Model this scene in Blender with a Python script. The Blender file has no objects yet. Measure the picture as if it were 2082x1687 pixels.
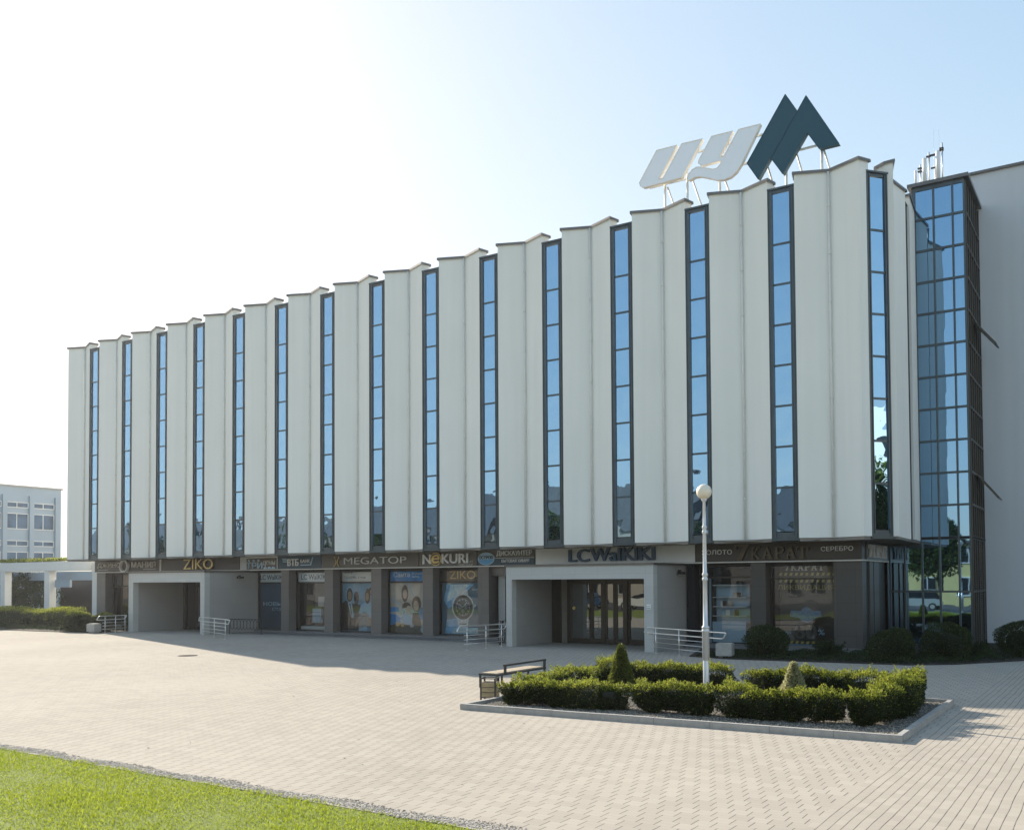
import bpy, math, random
import numpy as np
from mathutils import Matrix, Vector
random.seed(7); RNG = np.random.default_rng(11)
SC = bpy.context.scene
COL = SC.collection
R = math.radians

# ------------------------------------------------------------------ camera
F = 1917.42
yaw, pitch, roll, CH = 0.579, 0.0296, -0.0057, 2.52
cam_d = bpy.data.cameras.new('camera'); cam = bpy.data.objects.new('camera', cam_d); COL.objects.link(cam)
fw = Vector((-math.sin(yaw)*math.cos(pitch), math.cos(yaw)*math.cos(pitch), math.sin(pitch)))
rt = Vector((math.cos(yaw), math.sin(yaw), 0)); up = rt.cross(fw)
rt2 = rt*math.cos(roll) + up*math.sin(roll); up2 = -rt*math.sin(roll) + up*math.cos(roll)
M = Matrix((rt2, up2, -fw)).transposed().to_4x4(); M.translation = Vector((0, 0, CH))
cam.matrix_world = M
cam_d.sensor_width = 36; cam_d.lens = 36*F/2082
cam_d.shift_y = (1124.22-843.5)/2082
cam_d.clip_start = 0.1; cam_d.clip_end = 2000
SC.camera = cam

# ------------------------------------------------------------------ light
SUN_EL = R(26.4); SUN_DIR = Vector((-0.941, 0.339))      # horizontal direction towards the sun
SKY_M = 2.7
world = bpy.data.worlds.new('World'); SC.world = world; world.use_nodes = True
wn = world.node_tree.nodes; bg = wn['Background']
sky = wn.new('ShaderNodeTexSky'); sky.sky_type = 'NISHITA'; sky.sun_disc = False
sky.sun_elevation = SUN_EL; sky.sun_rotation = math.atan2(SUN_DIR.x, SUN_DIR.y)
sky.air_density = 0.95; sky.dust_density = 0.8; sky.ozone_density = 0.3
hs = wn.new('ShaderNodeHueSaturation'); hs.inputs['Saturation'].default_value = 1.17
# soft shoulder on the sky radiance, so that the haze round the sun does not burn out: L / (1 + L/m) * gain
dv = wn.new('ShaderNodeVectorMath'); dv.operation = 'MULTIPLY_ADD'; dv.inputs[1].default_value = (1/SKY_M,)*3; dv.inputs[2].default_value = (1, 1, 1)
d2 = wn.new('ShaderNodeVectorMath'); d2.operation = 'DIVIDE'
LK = world.node_tree.links; LK.new(sky.outputs[0], hs.inputs['Color']); LK.new(hs.outputs[0], dv.inputs[0]); LK.new(hs.outputs[0], d2.inputs[0]); LK.new(dv.outputs[0], d2.inputs[1]); LK.new(d2.outputs[0], bg.inputs[0]); bg.inputs[1].default_value = 0.15
sd = bpy.data.lights.new('sun', 'SUN'); sd.energy = 2.4; sd.angle = R(0.5); sd.color = (1.0, 0.90, 0.76)
so = bpy.data.objects.new('sun', sd); COL.objects.link(so)
to_sun = Vector((SUN_DIR.x*math.cos(SUN_EL), SUN_DIR.y*math.cos(SUN_EL), math.sin(SUN_EL)))
so.rotation_euler = to_sun.to_track_quat('Z', 'Y').to_euler(); so.location = (-40, 60, 60)
SC.view_settings.view_transform = 'Standard'; SC.view_settings.look = 'None'
SC.view_settings.exposure = 1.98; SC.view_settings.gamma = 1
SC.render.engine = 'CYCLES'
HAZE_D = 0.0003

# ------------------------------------------------------------------ materials
def newmat(name):
    m = bpy.data.materials.new(name); m.use_nodes = True
    nt = m.node_tree; return m, nt, nt.nodes, nt.links, nt.nodes['Principled BSDF']
def mat(name, col, rough=0.6, metal=0.0, var=0.0, vs=3.0, bump=0.0, bs=40.0, spec=0.5, stretch=None, coat=0):
    m, nt, N, L, P = newmat(name)
    P.inputs['Base Color'].default_value = (*col, 1); P.inputs['Roughness'].default_value = rough
    P.inputs['Metallic'].default_value = metal; P.inputs['Specular IOR Level'].default_value = spec
    if coat: P.inputs['Coat Weight'].default_value = coat
    if var or bump:
        tc = N.new('ShaderNodeTexCoord'); mp = N.new('ShaderNodeMapping'); L.new(tc.outputs['Object'], mp.inputs[0])
        if stretch: mp.inputs['Scale'].default_value = stretch
    if var:
        n = N.new('ShaderNodeTexNoise'); n.inputs['Scale'].default_value = vs; n.inputs['Detail'].default_value = 8; n.inputs['Roughness'].default_value = .65
        L.new(mp.outputs[0], n.inputs[0])
        r = N.new('ShaderNodeValToRGB'); L.new(n.outputs[0], r.inputs[0])
        r.color_ramp.elements[0].position = .3; r.color_ramp.elements[1].position = .7
        r.color_ramp.elements[0].color = (*[c*(1-var) for c in col], 1); r.color_ramp.elements[1].color = (*[min(1, c*(1+var)) for c in col], 1)
        L.new(r.outputs[0], P.inputs['Base Color'])
    if bump:
        n2 = N.new('ShaderNodeTexNoise'); n2.inputs['Scale'].default_value = bs; n2.inputs['Detail'].default_value = 5
        L.new(mp.outputs[0], n2.inputs[0]); b = N.new('ShaderNodeBump'); b.inputs['Strength'].default_value = bump
        b.inputs['Distance'].default_value = .02; L.new(n2.outputs[0], b.inputs['Height']); L.new(b.outputs[0], P.inputs['Normal'])
    return m
def mnode(N, L, op, a, b=None, c=None):
    n = N.new('ShaderNodeMath'); n.operation = op
    for i, v in enumerate((a, b, c)):
        if v is None: continue
        if isinstance(v, (int, float)): n.inputs[i].default_value = v
        else: L.new(v, n.inputs[i])
    return n.outputs[0]
def mirror_glass(name, tint, wav=0.03, ws=1.3, refl=.85, dark=(.01, .02, .03)):
    m, nt, N, L, P = newmat(name); N.remove(P)
    g = N.new('ShaderNodeBsdfGlossy'); g.inputs[0].default_value = (*tint, 1); g.inputs['Roughness'].default_value = .015
    d = N.new('ShaderNodeBsdfDiffuse'); d.inputs[0].default_value = (*dark, 1)
    fr = N.new('ShaderNodeLayerWeight'); fr.inputs[0].default_value = .35
    f = mnode(N, L, 'MULTIPLY_ADD', fr.outputs['Fresnel'], 1-refl, refl)
    mx = N.new('ShaderNodeMixShader'); L.new(f, mx.inputs[0]); L.new(d.outputs[0], mx.inputs[1]); L.new(g.outputs[0], mx.inputs[2])
    tc = N.new('ShaderNodeTexCoord'); n = N.new('ShaderNodeTexNoise'); n.inputs['Scale'].default_value = ws; n.inputs['Detail'].default_value = 1.5
    L.new(tc.outputs['Object'], n.inputs[0]); b = N.new('ShaderNodeBump'); b.inputs['Strength'].default_value = 1; b.inputs['Distance'].default_value = wav
    L.new(n.outputs[0], b.inputs['Height']); L.new(b.outputs[0], g.inputs['Normal'])
    L.new(mx.outputs[0], N['Material Output'].inputs[0]); return m
def clear_glass(name, refl=.12, ws=.9, wav=.006):
    m, nt, N, L, P = newmat(name); N.remove(P)
    t = N.new('ShaderNodeBsdfTransparent'); t.inputs[0].default_value = (.93, .95, .95, 1)
    g = N.new('ShaderNodeBsdfGlossy'); g.inputs[0].default_value = (.95, .95, .95, 1); g.inputs['Roughness'].default_value = .02
    fr = N.new('ShaderNodeFresnel'); fr.inputs[0].default_value = 1.52
    f = mnode(N, L, 'ADD', fr.outputs[0], refl)
    mx = N.new('ShaderNodeMixShader'); L.new(f, mx.inputs[0]); L.new(t.outputs[0], mx.inputs[1]); L.new(g.outputs[0], mx.inputs[2])
    tc = N.new('ShaderNodeTexCoord'); n = N.new('ShaderNodeTexNoise'); n.inputs['Scale'].default_value = ws; n.inputs['Detail'].default_value = 1
    L.new(tc.outputs['Object'], n.inputs[0]); b = N.new('ShaderNodeBump'); b.inputs['Strength'].default_value = 1; b.inputs['Distance'].default_value = wav
    L.new(n.outputs[0], b.inputs['Height']); L.new(b.outputs[0], g.inputs['Normal'])
    L.new(mx.outputs[0], N['Material Output'].inputs[0]); return m
def tiles(name, col, tw, th, jc=.6, var=.1, rough=.35, ax='xz', off=0.0, jw=.006):
    """stone cladding: tile grid in the XZ (or YZ) plane with fine joints"""
    m, nt, N, L, P = newmat(name); P.inputs['Roughness'].default_value = rough
    tc = N.new('ShaderNodeTexCoord'); s = N.new('ShaderNodeSeparateXYZ'); L.new(tc.outputs['Object'], s.inputs[0])
    u = mnode(N, L, 'ADD', s.outputs[0], s.outputs[1]); v = s.outputs[2]
    row = mnode(N, L, 'FLOOR', mnode(N, L, 'DIVIDE', v, th))
    uu = mnode(N, L, 'ADD', mnode(N, L, 'DIVIDE', u, tw), mnode(N, L, 'MULTIPLY', row, off))
    fu = mnode(N, L, 'FRACT', uu); fv = mnode(N, L, 'FRACT', mnode(N, L, 'DIVIDE', v, th))
    ju = mnode(N, L, 'LESS_THAN', fu, jw/tw); jv = mnode(N, L, 'LESS_THAN', fv, jw/th); j = mnode(N, L, 'MAXIMUM', ju, jv)
    wn_ = N.new('ShaderNodeTexWhiteNoise'); wn_.noise_dimensions = '2D'
    cx = N.new('ShaderNodeCombineXYZ'); L.new(mnode(N, L, 'FLOOR', uu), cx.inputs[0]); L.new(row, cx.inputs[1]); L.new(cx.outputs[0], wn_.inputs['Vector'])
    n = N.new('ShaderNodeTexNoise'); n.inputs['Scale'].default_value = 60; n.inputs['Detail'].default_value = 3; L.new(tc.outputs['Object'], n.inputs[0])
    k = mnode(N, L, 'ADD', mnode(N, L, 'MULTIPLY_ADD', wn_.outputs[0], var, 1-var/2), mnode(N, L, 'MULTIPLY_ADD', n.outputs[0], .3, -.15))
    k = mnode(N, L, 'MULTIPLY', k, mnode(N, L, 'MULTIPLY_ADD', j, jc-1, 1))
    vm = N.new('ShaderNodeVectorMath'); vm.operation = 'SCALE'; vm.inputs[0].default_value = col; L.new(k, vm.inputs['Scale'])
    L.new(vm.outputs[0], P.inputs['Base Color']); return m
def leafmat(name, c1, c2, trans=.35, rough=.5):
    m, nt, N, L, P = newmat(name)
    geo = N.new('ShaderNodeNewGeometry'); P.inputs['Specular IOR Level'].default_value = .15; r = N.new('ShaderNodeValToRGB'); L.new(geo.outputs['Random Per Island'], r.inputs[0])
    r.color_ramp.elements[0].color = (*c1, 1); r.color_ramp.elements[1].color = (*c2, 1)
    L.new(r.outputs[0], P.inputs['Base Color']); P.inputs['Roughness'].default_value = rough
    t = N.new('ShaderNodeBsdfTranslucent'); L.new(r.outputs[0], t.inputs[0])
    mx = N.new('ShaderNodeMixShader'); mx.inputs[0].default_value = trans
    L.new(P.outputs[0], mx.inputs[1]); L.new(t.outputs[0], mx.inputs[2]); L.new(mx.outputs[0], N['Material Output'].inputs[0]); return m

def plaster(name, col):
    m, nt, N, L, P = newmat(name); P.inputs['Roughness'].default_value = .85; P.inputs['Specular IOR Level'].default_value = .2
    tc = N.new('ShaderNodeTexCoord')
    a = N.new('ShaderNodeTexNoise'); a.inputs['Scale'].default_value = .35; a.inputs['Detail'].default_value = 4; L.new(tc.outputs['Object'], a.inputs[0])
    mp = N.new('ShaderNodeMapping'); mp.inputs['Scale'].default_value = (3.5, 3.5, .12); L.new(tc.outputs['Object'], mp.inputs[0])
    b = N.new('ShaderNodeTexNoise'); b.inputs['Scale'].default_value = 1; b.inputs['Detail'].default_value = 6; L.new(mp.outputs[0], b.inputs[0])
    k = mnode(N, L, 'ADD', mnode(N, L, 'MULTIPLY_ADD', a.outputs[0], .10, .92), mnode(N, L, 'MULTIPLY_ADD', b.outputs[0], .12, -.04))
    vm = N.new('ShaderNodeVectorMath'); vm.operation = 'SCALE'; vm.inputs[0].default_value = col; L.new(k, vm.inputs['Scale'])
    L.new(vm.outputs[0], P.inputs['Base Color'])
    n2 = N.new('ShaderNodeTexNoise'); n2.inputs['Scale'].default_value = 55; n2.inputs['Detail'].default_value = 4; L.new(tc.outputs['Object'], n2.inputs[0])
    bp = N.new('ShaderNodeBump'); bp.inputs['Strength'].default_value = .35; bp.inputs['Distance'].default_value = .01
    L.new(n2.outputs[0], bp.inputs['Height']); L.new(bp.outputs[0], P.inputs['Normal']); return m

def paver(name):
    m, nt, N, L, P = newmat(name); P.inputs['Roughness'].default_value = .95; P.inputs['Specular IOR Level'].default_value = .08
    tc = N.new('ShaderNodeTexCoord')
    wob = N.new('ShaderNodeTexNoise'); wob.inputs['Scale'].default_value = .55; wob.inputs['Detail'].default_value = 2; L.new(tc.outputs['Object'], wob.inputs[0])
    wv = N.new('ShaderNodeVectorMath'); wv.operation = 'MULTIPLY_ADD'; L.new(wob.outputs['Color'], wv.inputs[0]); wv.inputs[1].default_value = (.055, .055, 0); L.new(tc.outputs['Object'], wv.inputs[2])
    s = N.new('ShaderNodeSeparateXYZ'); L.new(wv.outputs[0], s.inputs[0]); x, y = s.outputs[0], s.outputs[1]
    def cells(px, py, off, jx, jy, colwise=False):
        if not colwise:
            ry = mnode(N, L, 'DIVIDE', y, py); row = mnode(N, L, 'FLOOR', ry)
            rx = mnode(N, L, 'ADD', mnode(N, L, 'DIVIDE', x, px), mnode(N, L, 'MULTIPLY', row, off))
        else:
            rx = mnode(N, L, 'DIVIDE', x, px); cl = mnode(N, L, 'FLOOR', rx)
            ry = mnode(N, L, 'ADD', mnode(N, L, 'DIVIDE', y, py), mnode(N, L, 'MULTIPLY', cl, off))
        fx, fy = mnode(N, L, 'FRACT', rx), mnode(N, L, 'FRACT', ry)
        JX = mnode(N, L, 'LESS_THAN', fx, jx/px); JY = mnode(N, L, 'LESS_THAN', fy, jy/py)
        c = N.new('ShaderNodeCombineXYZ'); L.new(mnode(N, L, 'FLOOR', rx), c.inputs[0]); L.new(mnode(N, L, 'FLOOR', ry), c.inputs[1])
        w = N.new('ShaderNodeTexWhiteNoise'); w.noise_dimensions = '2D'; L.new(c.outputs[0], w.inputs['Vector'])
        return JX, JY, w.outputs[0], fy
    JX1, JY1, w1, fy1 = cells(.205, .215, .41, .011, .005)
    mid = mnode(N, L, 'LESS_THAN', mnode(N, L, 'ABSOLUTE', mnode(N, L, 'SUBTRACT', fy1, .5)), .012)
    JY1 = mnode(N, L, 'MAXIMUM', JY1, mid)
    JX2, JY2, w2, _ = cells(.112, .224, .47, .010, .005, True)
    zone = mnode(N, L, 'GREATER_THAN', s.outputs[0], -2.78)
    def mixv(a, b): return mnode(N, L, 'ADD', mnode(N, L, 'MULTIPLY', a, mnode(N, L, 'SUBTRACT', 1, zone)), mnode(N, L, 'MULTIPLY', b, zone))
    JX, JY, W = mixv(JX1, JX2), mixv(JY1, JY2), mixv(w1, w2)
    fade = N.new('ShaderNodeTexNoise'); fade.inputs['Scale'].default_value = 4.0; L.new(tc.outputs['Object'], fade.inputs[0])
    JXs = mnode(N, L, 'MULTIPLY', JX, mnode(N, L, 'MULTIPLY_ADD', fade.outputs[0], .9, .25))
    big = N.new('ShaderNodeTexNoise'); big.inputs['Scale'].default_value = .22; big.inputs['Detail'].default_value = 6; L.new(tc.outputs['Object'], big.inputs[0])
    fine = N.new('ShaderNodeTexNoise'); fine.inputs['Scale'].default_value = 90; fine.inputs['Detail'].default_value = 3; L.new(tc.outputs['Object'], fine.inputs[0])
    k = mnode(N, L, 'ADD', mnode(N, L, 'MULTIPLY_ADD', W, .10, .86), mnode(N, L, 'MULTIPLY_ADD', big.outputs[0], .34, -.16))
    k = mnode(N, L, 'ADD', k, mnode(N, L, 'MULTIPLY_ADD', fine.outputs[0], .16, -.08))
    k = mnode(N, L, 'MULTIPLY', k, mnode(N, L, 'MULTIPLY_ADD', JXs, -.85, 1)); k = mnode(N, L, 'MULTIPLY', k, mnode(N, L, 'MULTIPLY_ADD', JY, -.16, 1))  # joints running along Y coloured far darker: low-sun shadow put into the colour
    vm = N.new('ShaderNodeVectorMath'); vm.operation = 'SCALE'; vm.inputs[0].default_value = (.445, .40, .34); L.new(k, vm.inputs['Scale'])
    L.new(vm.outputs[0], P.inputs['Base Color'])
    h = mnode(N, L, 'ADD', mnode(N, L, 'MULTIPLY', JX, -1.0), mnode(N, L, 'MULTIPLY', JY, -.5)); h = mnode(N, L, 'ADD', h, mnode(N, L, 'MULTIPLY', W, .25))
    h = mnode(N, L, 'ADD', h, mnode(N, L, 'MULTIPLY', fine.outputs[0], .2))
    b = N.new('ShaderNodeBump'); b.inputs['Strength'].default_value = .5; b.inputs['Distance'].default_value = .006; L.new(h, b.inputs['Height']); L.new(b.outputs[0], P.inputs['Normal'])
    return m

MT = dict(
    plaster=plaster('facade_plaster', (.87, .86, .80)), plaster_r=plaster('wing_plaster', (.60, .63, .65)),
    cap=mat('parapet_metal', (.16, .15, .14), .35, .6, .15, 2), frame=mat('window_metal', (.085, .105, .115), .38, .55, .12, 2),
    frame_b=mat('bronze_metal', (.07, .062, .05), .35, .6, .1, 2), soff=mat('soffit_metal', (.22, .20, .17), .6, .1, .12, 1.5),
    glass=mirror_glass('mirror_glass', (.33, .53, .72), .014, 1.1), glass_t=mirror_glass('tower_glass', (.26, .44, .62), .0012, .8, .88),
    glass_d=mirror_glass('door_glass', (.6,.62,.6), .002, 1.2, .30, (.03, .03, .03)), sglass=clear_glass('shop_glass', .05),
    pipe=mat('pipe_paint', (.76,.75,.70), .45, 0, .08, 4), granite=tiles('granite_cladding', (.185, .165, .15), .62, .57, .5, .12),
    dgranite=tiles('dark_granite_cladding', (.085, .078, .072), .62, .57, .45, .14), porch=tiles('porch_cladding', (.50, .50, .47), .95, .46, .72, .05, .6),
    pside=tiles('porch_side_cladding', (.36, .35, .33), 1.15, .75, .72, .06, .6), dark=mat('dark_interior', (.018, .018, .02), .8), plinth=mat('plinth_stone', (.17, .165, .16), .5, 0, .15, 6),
    steel=mat('stainless_steel', (.82,.81,.78), .32, .75), conc=mat('concrete', (.40, .39, .36), .85, 0, .14, 5, .3, 60), kerb=mat('kerb_concrete', (.36, .345, .32), .85, 0, .16, 7, .3, 60),
    lamp=mat('lamp_pole_paint', (.62, .64, .66), .3, .35, .06, 3), globe=mat('lamp_globe', (.82, .74, .60), .35), wood=mat('slat_wood', (.34, .27, .15), .7, 0, .3, 6, .2, 30, stretch=(1, 1, 8)),
    wood_l=mat('bench_wood', (.45, .37, .27), .6, 0, .2, 5), iron=mat('dark_iron', (.06, .06, .06), .45, .5), lnavy=mat('big_letter_blue', (.045,.10,.17), .35), white=mat('white_panel', (.78, .78, .75), .4, 0, .04, 2),
    black=mat('black_plastic', (.02, .02, .02), .4), sgrey=mat('sign_charcoal', (.12, .108, .09), .35, 0, .08, 1), sdark=mat('sign_black_brown', (.06, .05, .043), .3, 0, .1, 1),
    steal=mat('sign_teal', (.035, .075, .11), .35), lgrey=mat('sign_letter_grey', (.62,.60,.55), .4), gold=mat('gold_letter', (.62, .48, .22), .28, .75), lwhite=mat('white_letter', (.82, .82, .80), .35),
    blue=mat('poster_blue', (.12,.36,.70), .4, 0, .25, 2), navy=mat('navy_letter', (.03, .055, .10), .35), lblue=mat('light_blue_print', (.42, .60, .74), .4),
    teal=mat('logo_teal_metal', (.018,.075,.10), .35, .3), lgface=mat('logo_face_mesh', (.88,.90,.93), .4, .1, .05, 80), lgside=mat('logo_side_cream', (.88, .83, .75), .5),
    yel=mat('yellow_paint', (.62,.52,.22), .7, 0, .08, 1), soil=mat('dark_soil', (.035, .03, .024), .95, 0, .4, 8, .6, 30), asph=mat('asphalt', (.055, .055, .057), .9, 0, .2, 3, .4, 120),
    grassb=mat('lawn_soil', (.15,.19,.02), .95, 0, .35, 6, .6, 60), neigh=mat('blue_grey_render', (.36,.44,.51), .85, 0, .06, .6), roof=mat('roof_felt', (.10, .10, .10), .9, 0, .2, 1),
    brown=mat('letter_bronze', (.115, .09, .06), .35, .3), bark=mat('tree_bark', (.09, .07, .05), .9, 0, .3, 10, .6, 20),
    silver=mat('car_silver', (.62, .64, .66), .22, .5, coat=.5), cblue=mat('car_blue', (.04, .10, .22), .22, .3, coat=.6), rubber=mat('rubber', (.02, .02, .02), .8), carglass=mat('car_glass', (.02, .025, .03), .06, 0),
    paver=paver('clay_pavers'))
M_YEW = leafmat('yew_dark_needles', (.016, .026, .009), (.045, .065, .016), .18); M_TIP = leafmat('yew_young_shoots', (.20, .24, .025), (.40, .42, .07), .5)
M_BOX = leafmat('dark_shrub_leaves', (.022, .036, .014), (.05, .075, .03), .25); M_CON = leafmat('conifer_sprays', (.06, .085, .018), (.18, .20, .045), .35)
M_VAR = leafmat('variegated_sprays', (.28, .29, .12), (.68, .64, .40), .45); M_GR = leafmat('grass_blades', (.21, .27, .015), (.40, .45, .05), .5, .8)
M_TREE = leafmat('tree_leaves', (.02, .045, .012), (.07, .12, .03), .3); M_TY = leafmat('yellow_green_tree_leaves', (.09, .13, .02), (.24, .26, .05), .4)  # second leaf colour: paler yellow green, mixed at random into some crowns
M_PEB = leafmat('pale_pebbles', (.14, .13, .11), (.44, .40, .34), 0, .8); M_RUB = leafmat('broken_stone', (.26, .235, .20), (.62, .57, .50), 0, .9)
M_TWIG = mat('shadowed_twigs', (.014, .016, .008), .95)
M_NGL = mat('office_glass', (.09, .15, .23), .35, 0, .5, .7, spec=.2)

# ------------------------------------------------------------------ mesh helpers
class MB:
    def __init__(s): s.v = []; s.f = []; s.m = []; s.s = []
    def add(s, vs, fs, m=0, sm=False):
        o = len(s.v); s.v += [tuple(p) for p in vs]
        for f in fs: s.f.append(tuple(i+o for i in f)); s.m.append(m); s.s.append(sm)
        return s
    def box(s, x0, y0, z0, x1, y1, z1, m=0):
        x0, x1 = sorted((x0, x1)); y0, y1 = sorted((y0, y1)); z0, z1 = sorted((z0, z1))
        return s.add([(x0,y0,z0),(x1,y0,z0),(x1,y1,z0),(x0,y1,z0),(x0,y0,z1),(x1,y0,z1),(x1,y1,z1),(x0,y1,z1)],
                     [(0,3,2,1),(4,5,6,7),(0,1,5,4),(1,2,6,5),(2,3,7,6),(3,0,4,7)], m)
    def bar(s, a, b, w, h, m=0):
        """rectangular bar from a to b (w horizontal, h vertical)"""
        a, b = Vector(a), Vector(b); d = (b-a).normalized(); sd_ = d.cross(Vector((0,0,1)))
        if sd_.length < 1e-4: sd_ = Vector((1,0,0))
        sd_.normalize(); u = sd_.cross(d).normalized(); P = []
        for p in (a, b):
            for sx, sz in ((-1,-1),(1,-1),(1,1),(-1,1)): P.append(p + sd_*sx*w/2 + u*sz*h/2)
        return s.add(P, [(0,1,2,3),(7,6,5,4),(0,4,5,1),(1,5,6,2),(2,6,7,3),(3,7,4,0)], m)
    def prism(s, poly, z0, z1, m=0, cap=True):
        n = len(poly); vs = [(x, y, z0) for x, y in poly] + [(x, y, z1) for x, y in poly]
        fs = [(i, (i+1) % n, n+(i+1) % n, n+i) for i in range(n)]
        if cap: fs += [tuple(range(n-1, -1, -1)), tuple(range(n, 2*n))]
        return s.add(vs, fs, m)
    def prismY(s, poly, y0, y1, m=0, ms=None):
        n = len(poly); vs = [(x, y0, z) for x, z in poly] + [(x, y1, z) for x, z in poly]
        s.add(vs, [(i, (i+1) % n, n+(i+1) % n, n+i) for i in range(n)], m if ms is None else ms)
        o = len(s.v)-2*n
        s.f += [tuple(o+i for i in range(n-1, -1, -1)), tuple(o+n+i for i in range(n))]; s.m += [m, m if ms is None else ms]; s.s += [False, False]
        return s
    def tube(s, pts, r, n=8, m=0, caps=True):
        P = [Vector(p) for p in pts]; rs = r if isinstance(r, (list, tuple)) else [r]*len(P); vs = []
        prev = None
        for i, p in enumerate(P):
            d = (P[min(i+1, len(P)-1)] - P[max(i-1, 0)]).normalized()
            a = Vector((0,0,1)) if abs(d.z) < .9 else Vector((1,0,0))
            if prev is not None: a = prev
            u = d.cross(a).normalized(); w = u.cross(d).normalized(); prev = w
            for k in range(n):
                t = 2*math.pi*k/n; vs.append(p + (u*math.cos(t) + w*math.sin(t))*rs[i])
        fs = [(i*n+k, i*n+(k+1) % n, (i+1)*n+(k+1) % n, (i+1)*n+k) for i in range(len(P)-1) for k in range(n)]
        s.add(vs, fs, m, True)
        if caps:
            o = len(s.v)-len(vs); s.f += [tuple(o+k for k in range(n-1, -1, -1)), tuple(o+(len(P)-1)*n+k for k in range(n))]; s.m += [m, m]; s.s += [False, False]
        return s
    def lathe(s, prof, c=(0,0), n=24, m=0):
        vs = []; 
        for r, z in prof:
            for k in range(n): t = 2*math.pi*k/n; vs.append((c[0]+r*math.cos(t), c[1]+r*math.sin(t), z))
        fs = [(i*n+k, i*n+(k+1) % n, (i+1)*n+(k+1) % n, (i+1)*n+k) for i in range(len(prof)-1) for k in range(n)]
        return s.add(vs, fs, m, True)
    def ball(s, c, r, n=20, m=0, sz=1):
        return s.lathe_at(c, [(r*math.sin(math.pi*i/n), c[2]-r*sz*math.cos(math.pi*i/n)) for i in range(n+1)], n*2, m)
    def lathe_at(s, c, prof, n, m): return s.lathe([(max(a, 1e-4), b) for a, b in prof], (c[0], c[1]), n, m)
    def quad(s, a, b, c, d, m=0): return s.add([a, b, c, d], [(0,1,2,3)], m)
    def build(s, name, mats, parent=None, fix=True):
        me = bpy.data.meshes.new(name); me.from_pydata(s.v, [], s.f)
        if not isinstance(mats, (list, tuple)): mats = [mats]
        for q in mats: me.materials.append(q)
        me.polygons.foreach_set('material_index', s.m); me.polygons.foreach_set('use_smooth', s.s); me.update()
        o = bpy.data.objects.new(name, me); COL.objects.link(o)
        if parent: o.parent = parent; o.matrix_parent_inverse = parent.matrix_world.inverted()
        return o
def tag(o, label=None, cat=None, group=None, kind=None):
    for k, v in (('label', label), ('category', cat), ('group', group), ('kind', kind)):
        if v: o[k] = v
    return o
def thing(name, label, cat, loc, group=None):
    o = bpy.data.objects.new(name, None); COL.objects.link(o); o.location = loc; o.matrix_world = Matrix.Translation(loc)
    o.empty_display_size = .2; return tag(o, label, cat, group)
def struct(o, label=None): o['kind'] = 'structure'; return o
def copy_tree(o, parent=None):
    c = o.copy(); COL.objects.link(c); c.parent = parent
    for ch in list(o.children): copy_tree(ch, c)
    return c

def text(body, x0, x1, z0, z1, y, depth, m, name='lettering', parent=None, off=0.0, shear=0.0, side=False, space=1.0):
    """flat sign lettering fitted to a box; faces -Y (or +X when side is set, then x0/x1 are Y values and y is X)"""
    cu = bpy.data.curves.new('txt', 'FONT'); cu.body = body; cu.extrude = .05; cu.offset = min(off, 0); cu.shear = shear; cu.space_character = space; cu.resolution_u = 6
    ob = bpy.data.objects.new('txt', cu); COL.objects.link(ob)
    dg = bpy.context.evaluated_depsgraph_get(); me = bpy.data.meshes.new_from_object(ob.evaluated_get(dg))
    bpy.data.objects.remove(ob); bpy.data.curves.remove(cu)
    n = len(me.vertices); co = np.zeros(n*3); me.vertices.foreach_get('co', co); co = co.reshape(-1, 3)
    mn, mx = co.min(0), co.max(0); o = np.zeros_like(co)
    u = x0 + (co[:,0]-mn[0])/(mx[0]-mn[0])*(x1-x0); v = z0 + (co[:,1]-mn[1])/(mx[1]-mn[1])*(z1-z0); w = (co[:,2]-mn[2])/(mx[2]-mn[2])*depth
    if side: o[:,0] = y + w; o[:,1] = u; o[:,2] = v
    else: o[:,0] = u; o[:,1] = y - w; o[:,2] = v
    if off > 0:     # heavier strokes: the same outline stacked with small shifts, each a hair deeper
        fl = [tuple(p.vertices) for p in me.polygons]; bpy.data.meshes.remove(me); g_ = off*(z1-z0)*.9; vs, fs = [], []; q = 0
        for k_, (du, dv_) in enumerate(((0,0),(g_,0),(-g_,0),(0,g_*.6),(0,-g_*.6),(g_*.5,g_*.3),(-g_*.5,-g_*.3))):
            t_ = o.copy(); ax = 1 if side else 0; t_[:,ax] += du; t_[:,2] += dv_; t_[:,1-ax] += (-1 if side else 1)*.0007*k_
            vs += t_.tolist(); fs += [tuple(i+q for i in f) for f in fl]; q += n
        me = bpy.data.meshes.new(name); me.from_pydata(vs, [], fs); me.update()
    else: me.vertices.foreach_set('co', o.ravel()); me.update(); me.name = name
    me.materials.clear(); me.materials.append(m)
    for p in me.polygons: p.material_index = 0
    r = bpy.data.objects.new(name, me); COL.objects.link(r)
    if parent: r.parent = parent; r.matrix_parent_inverse = parent.matrix_world.inverted()
    return r

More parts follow.
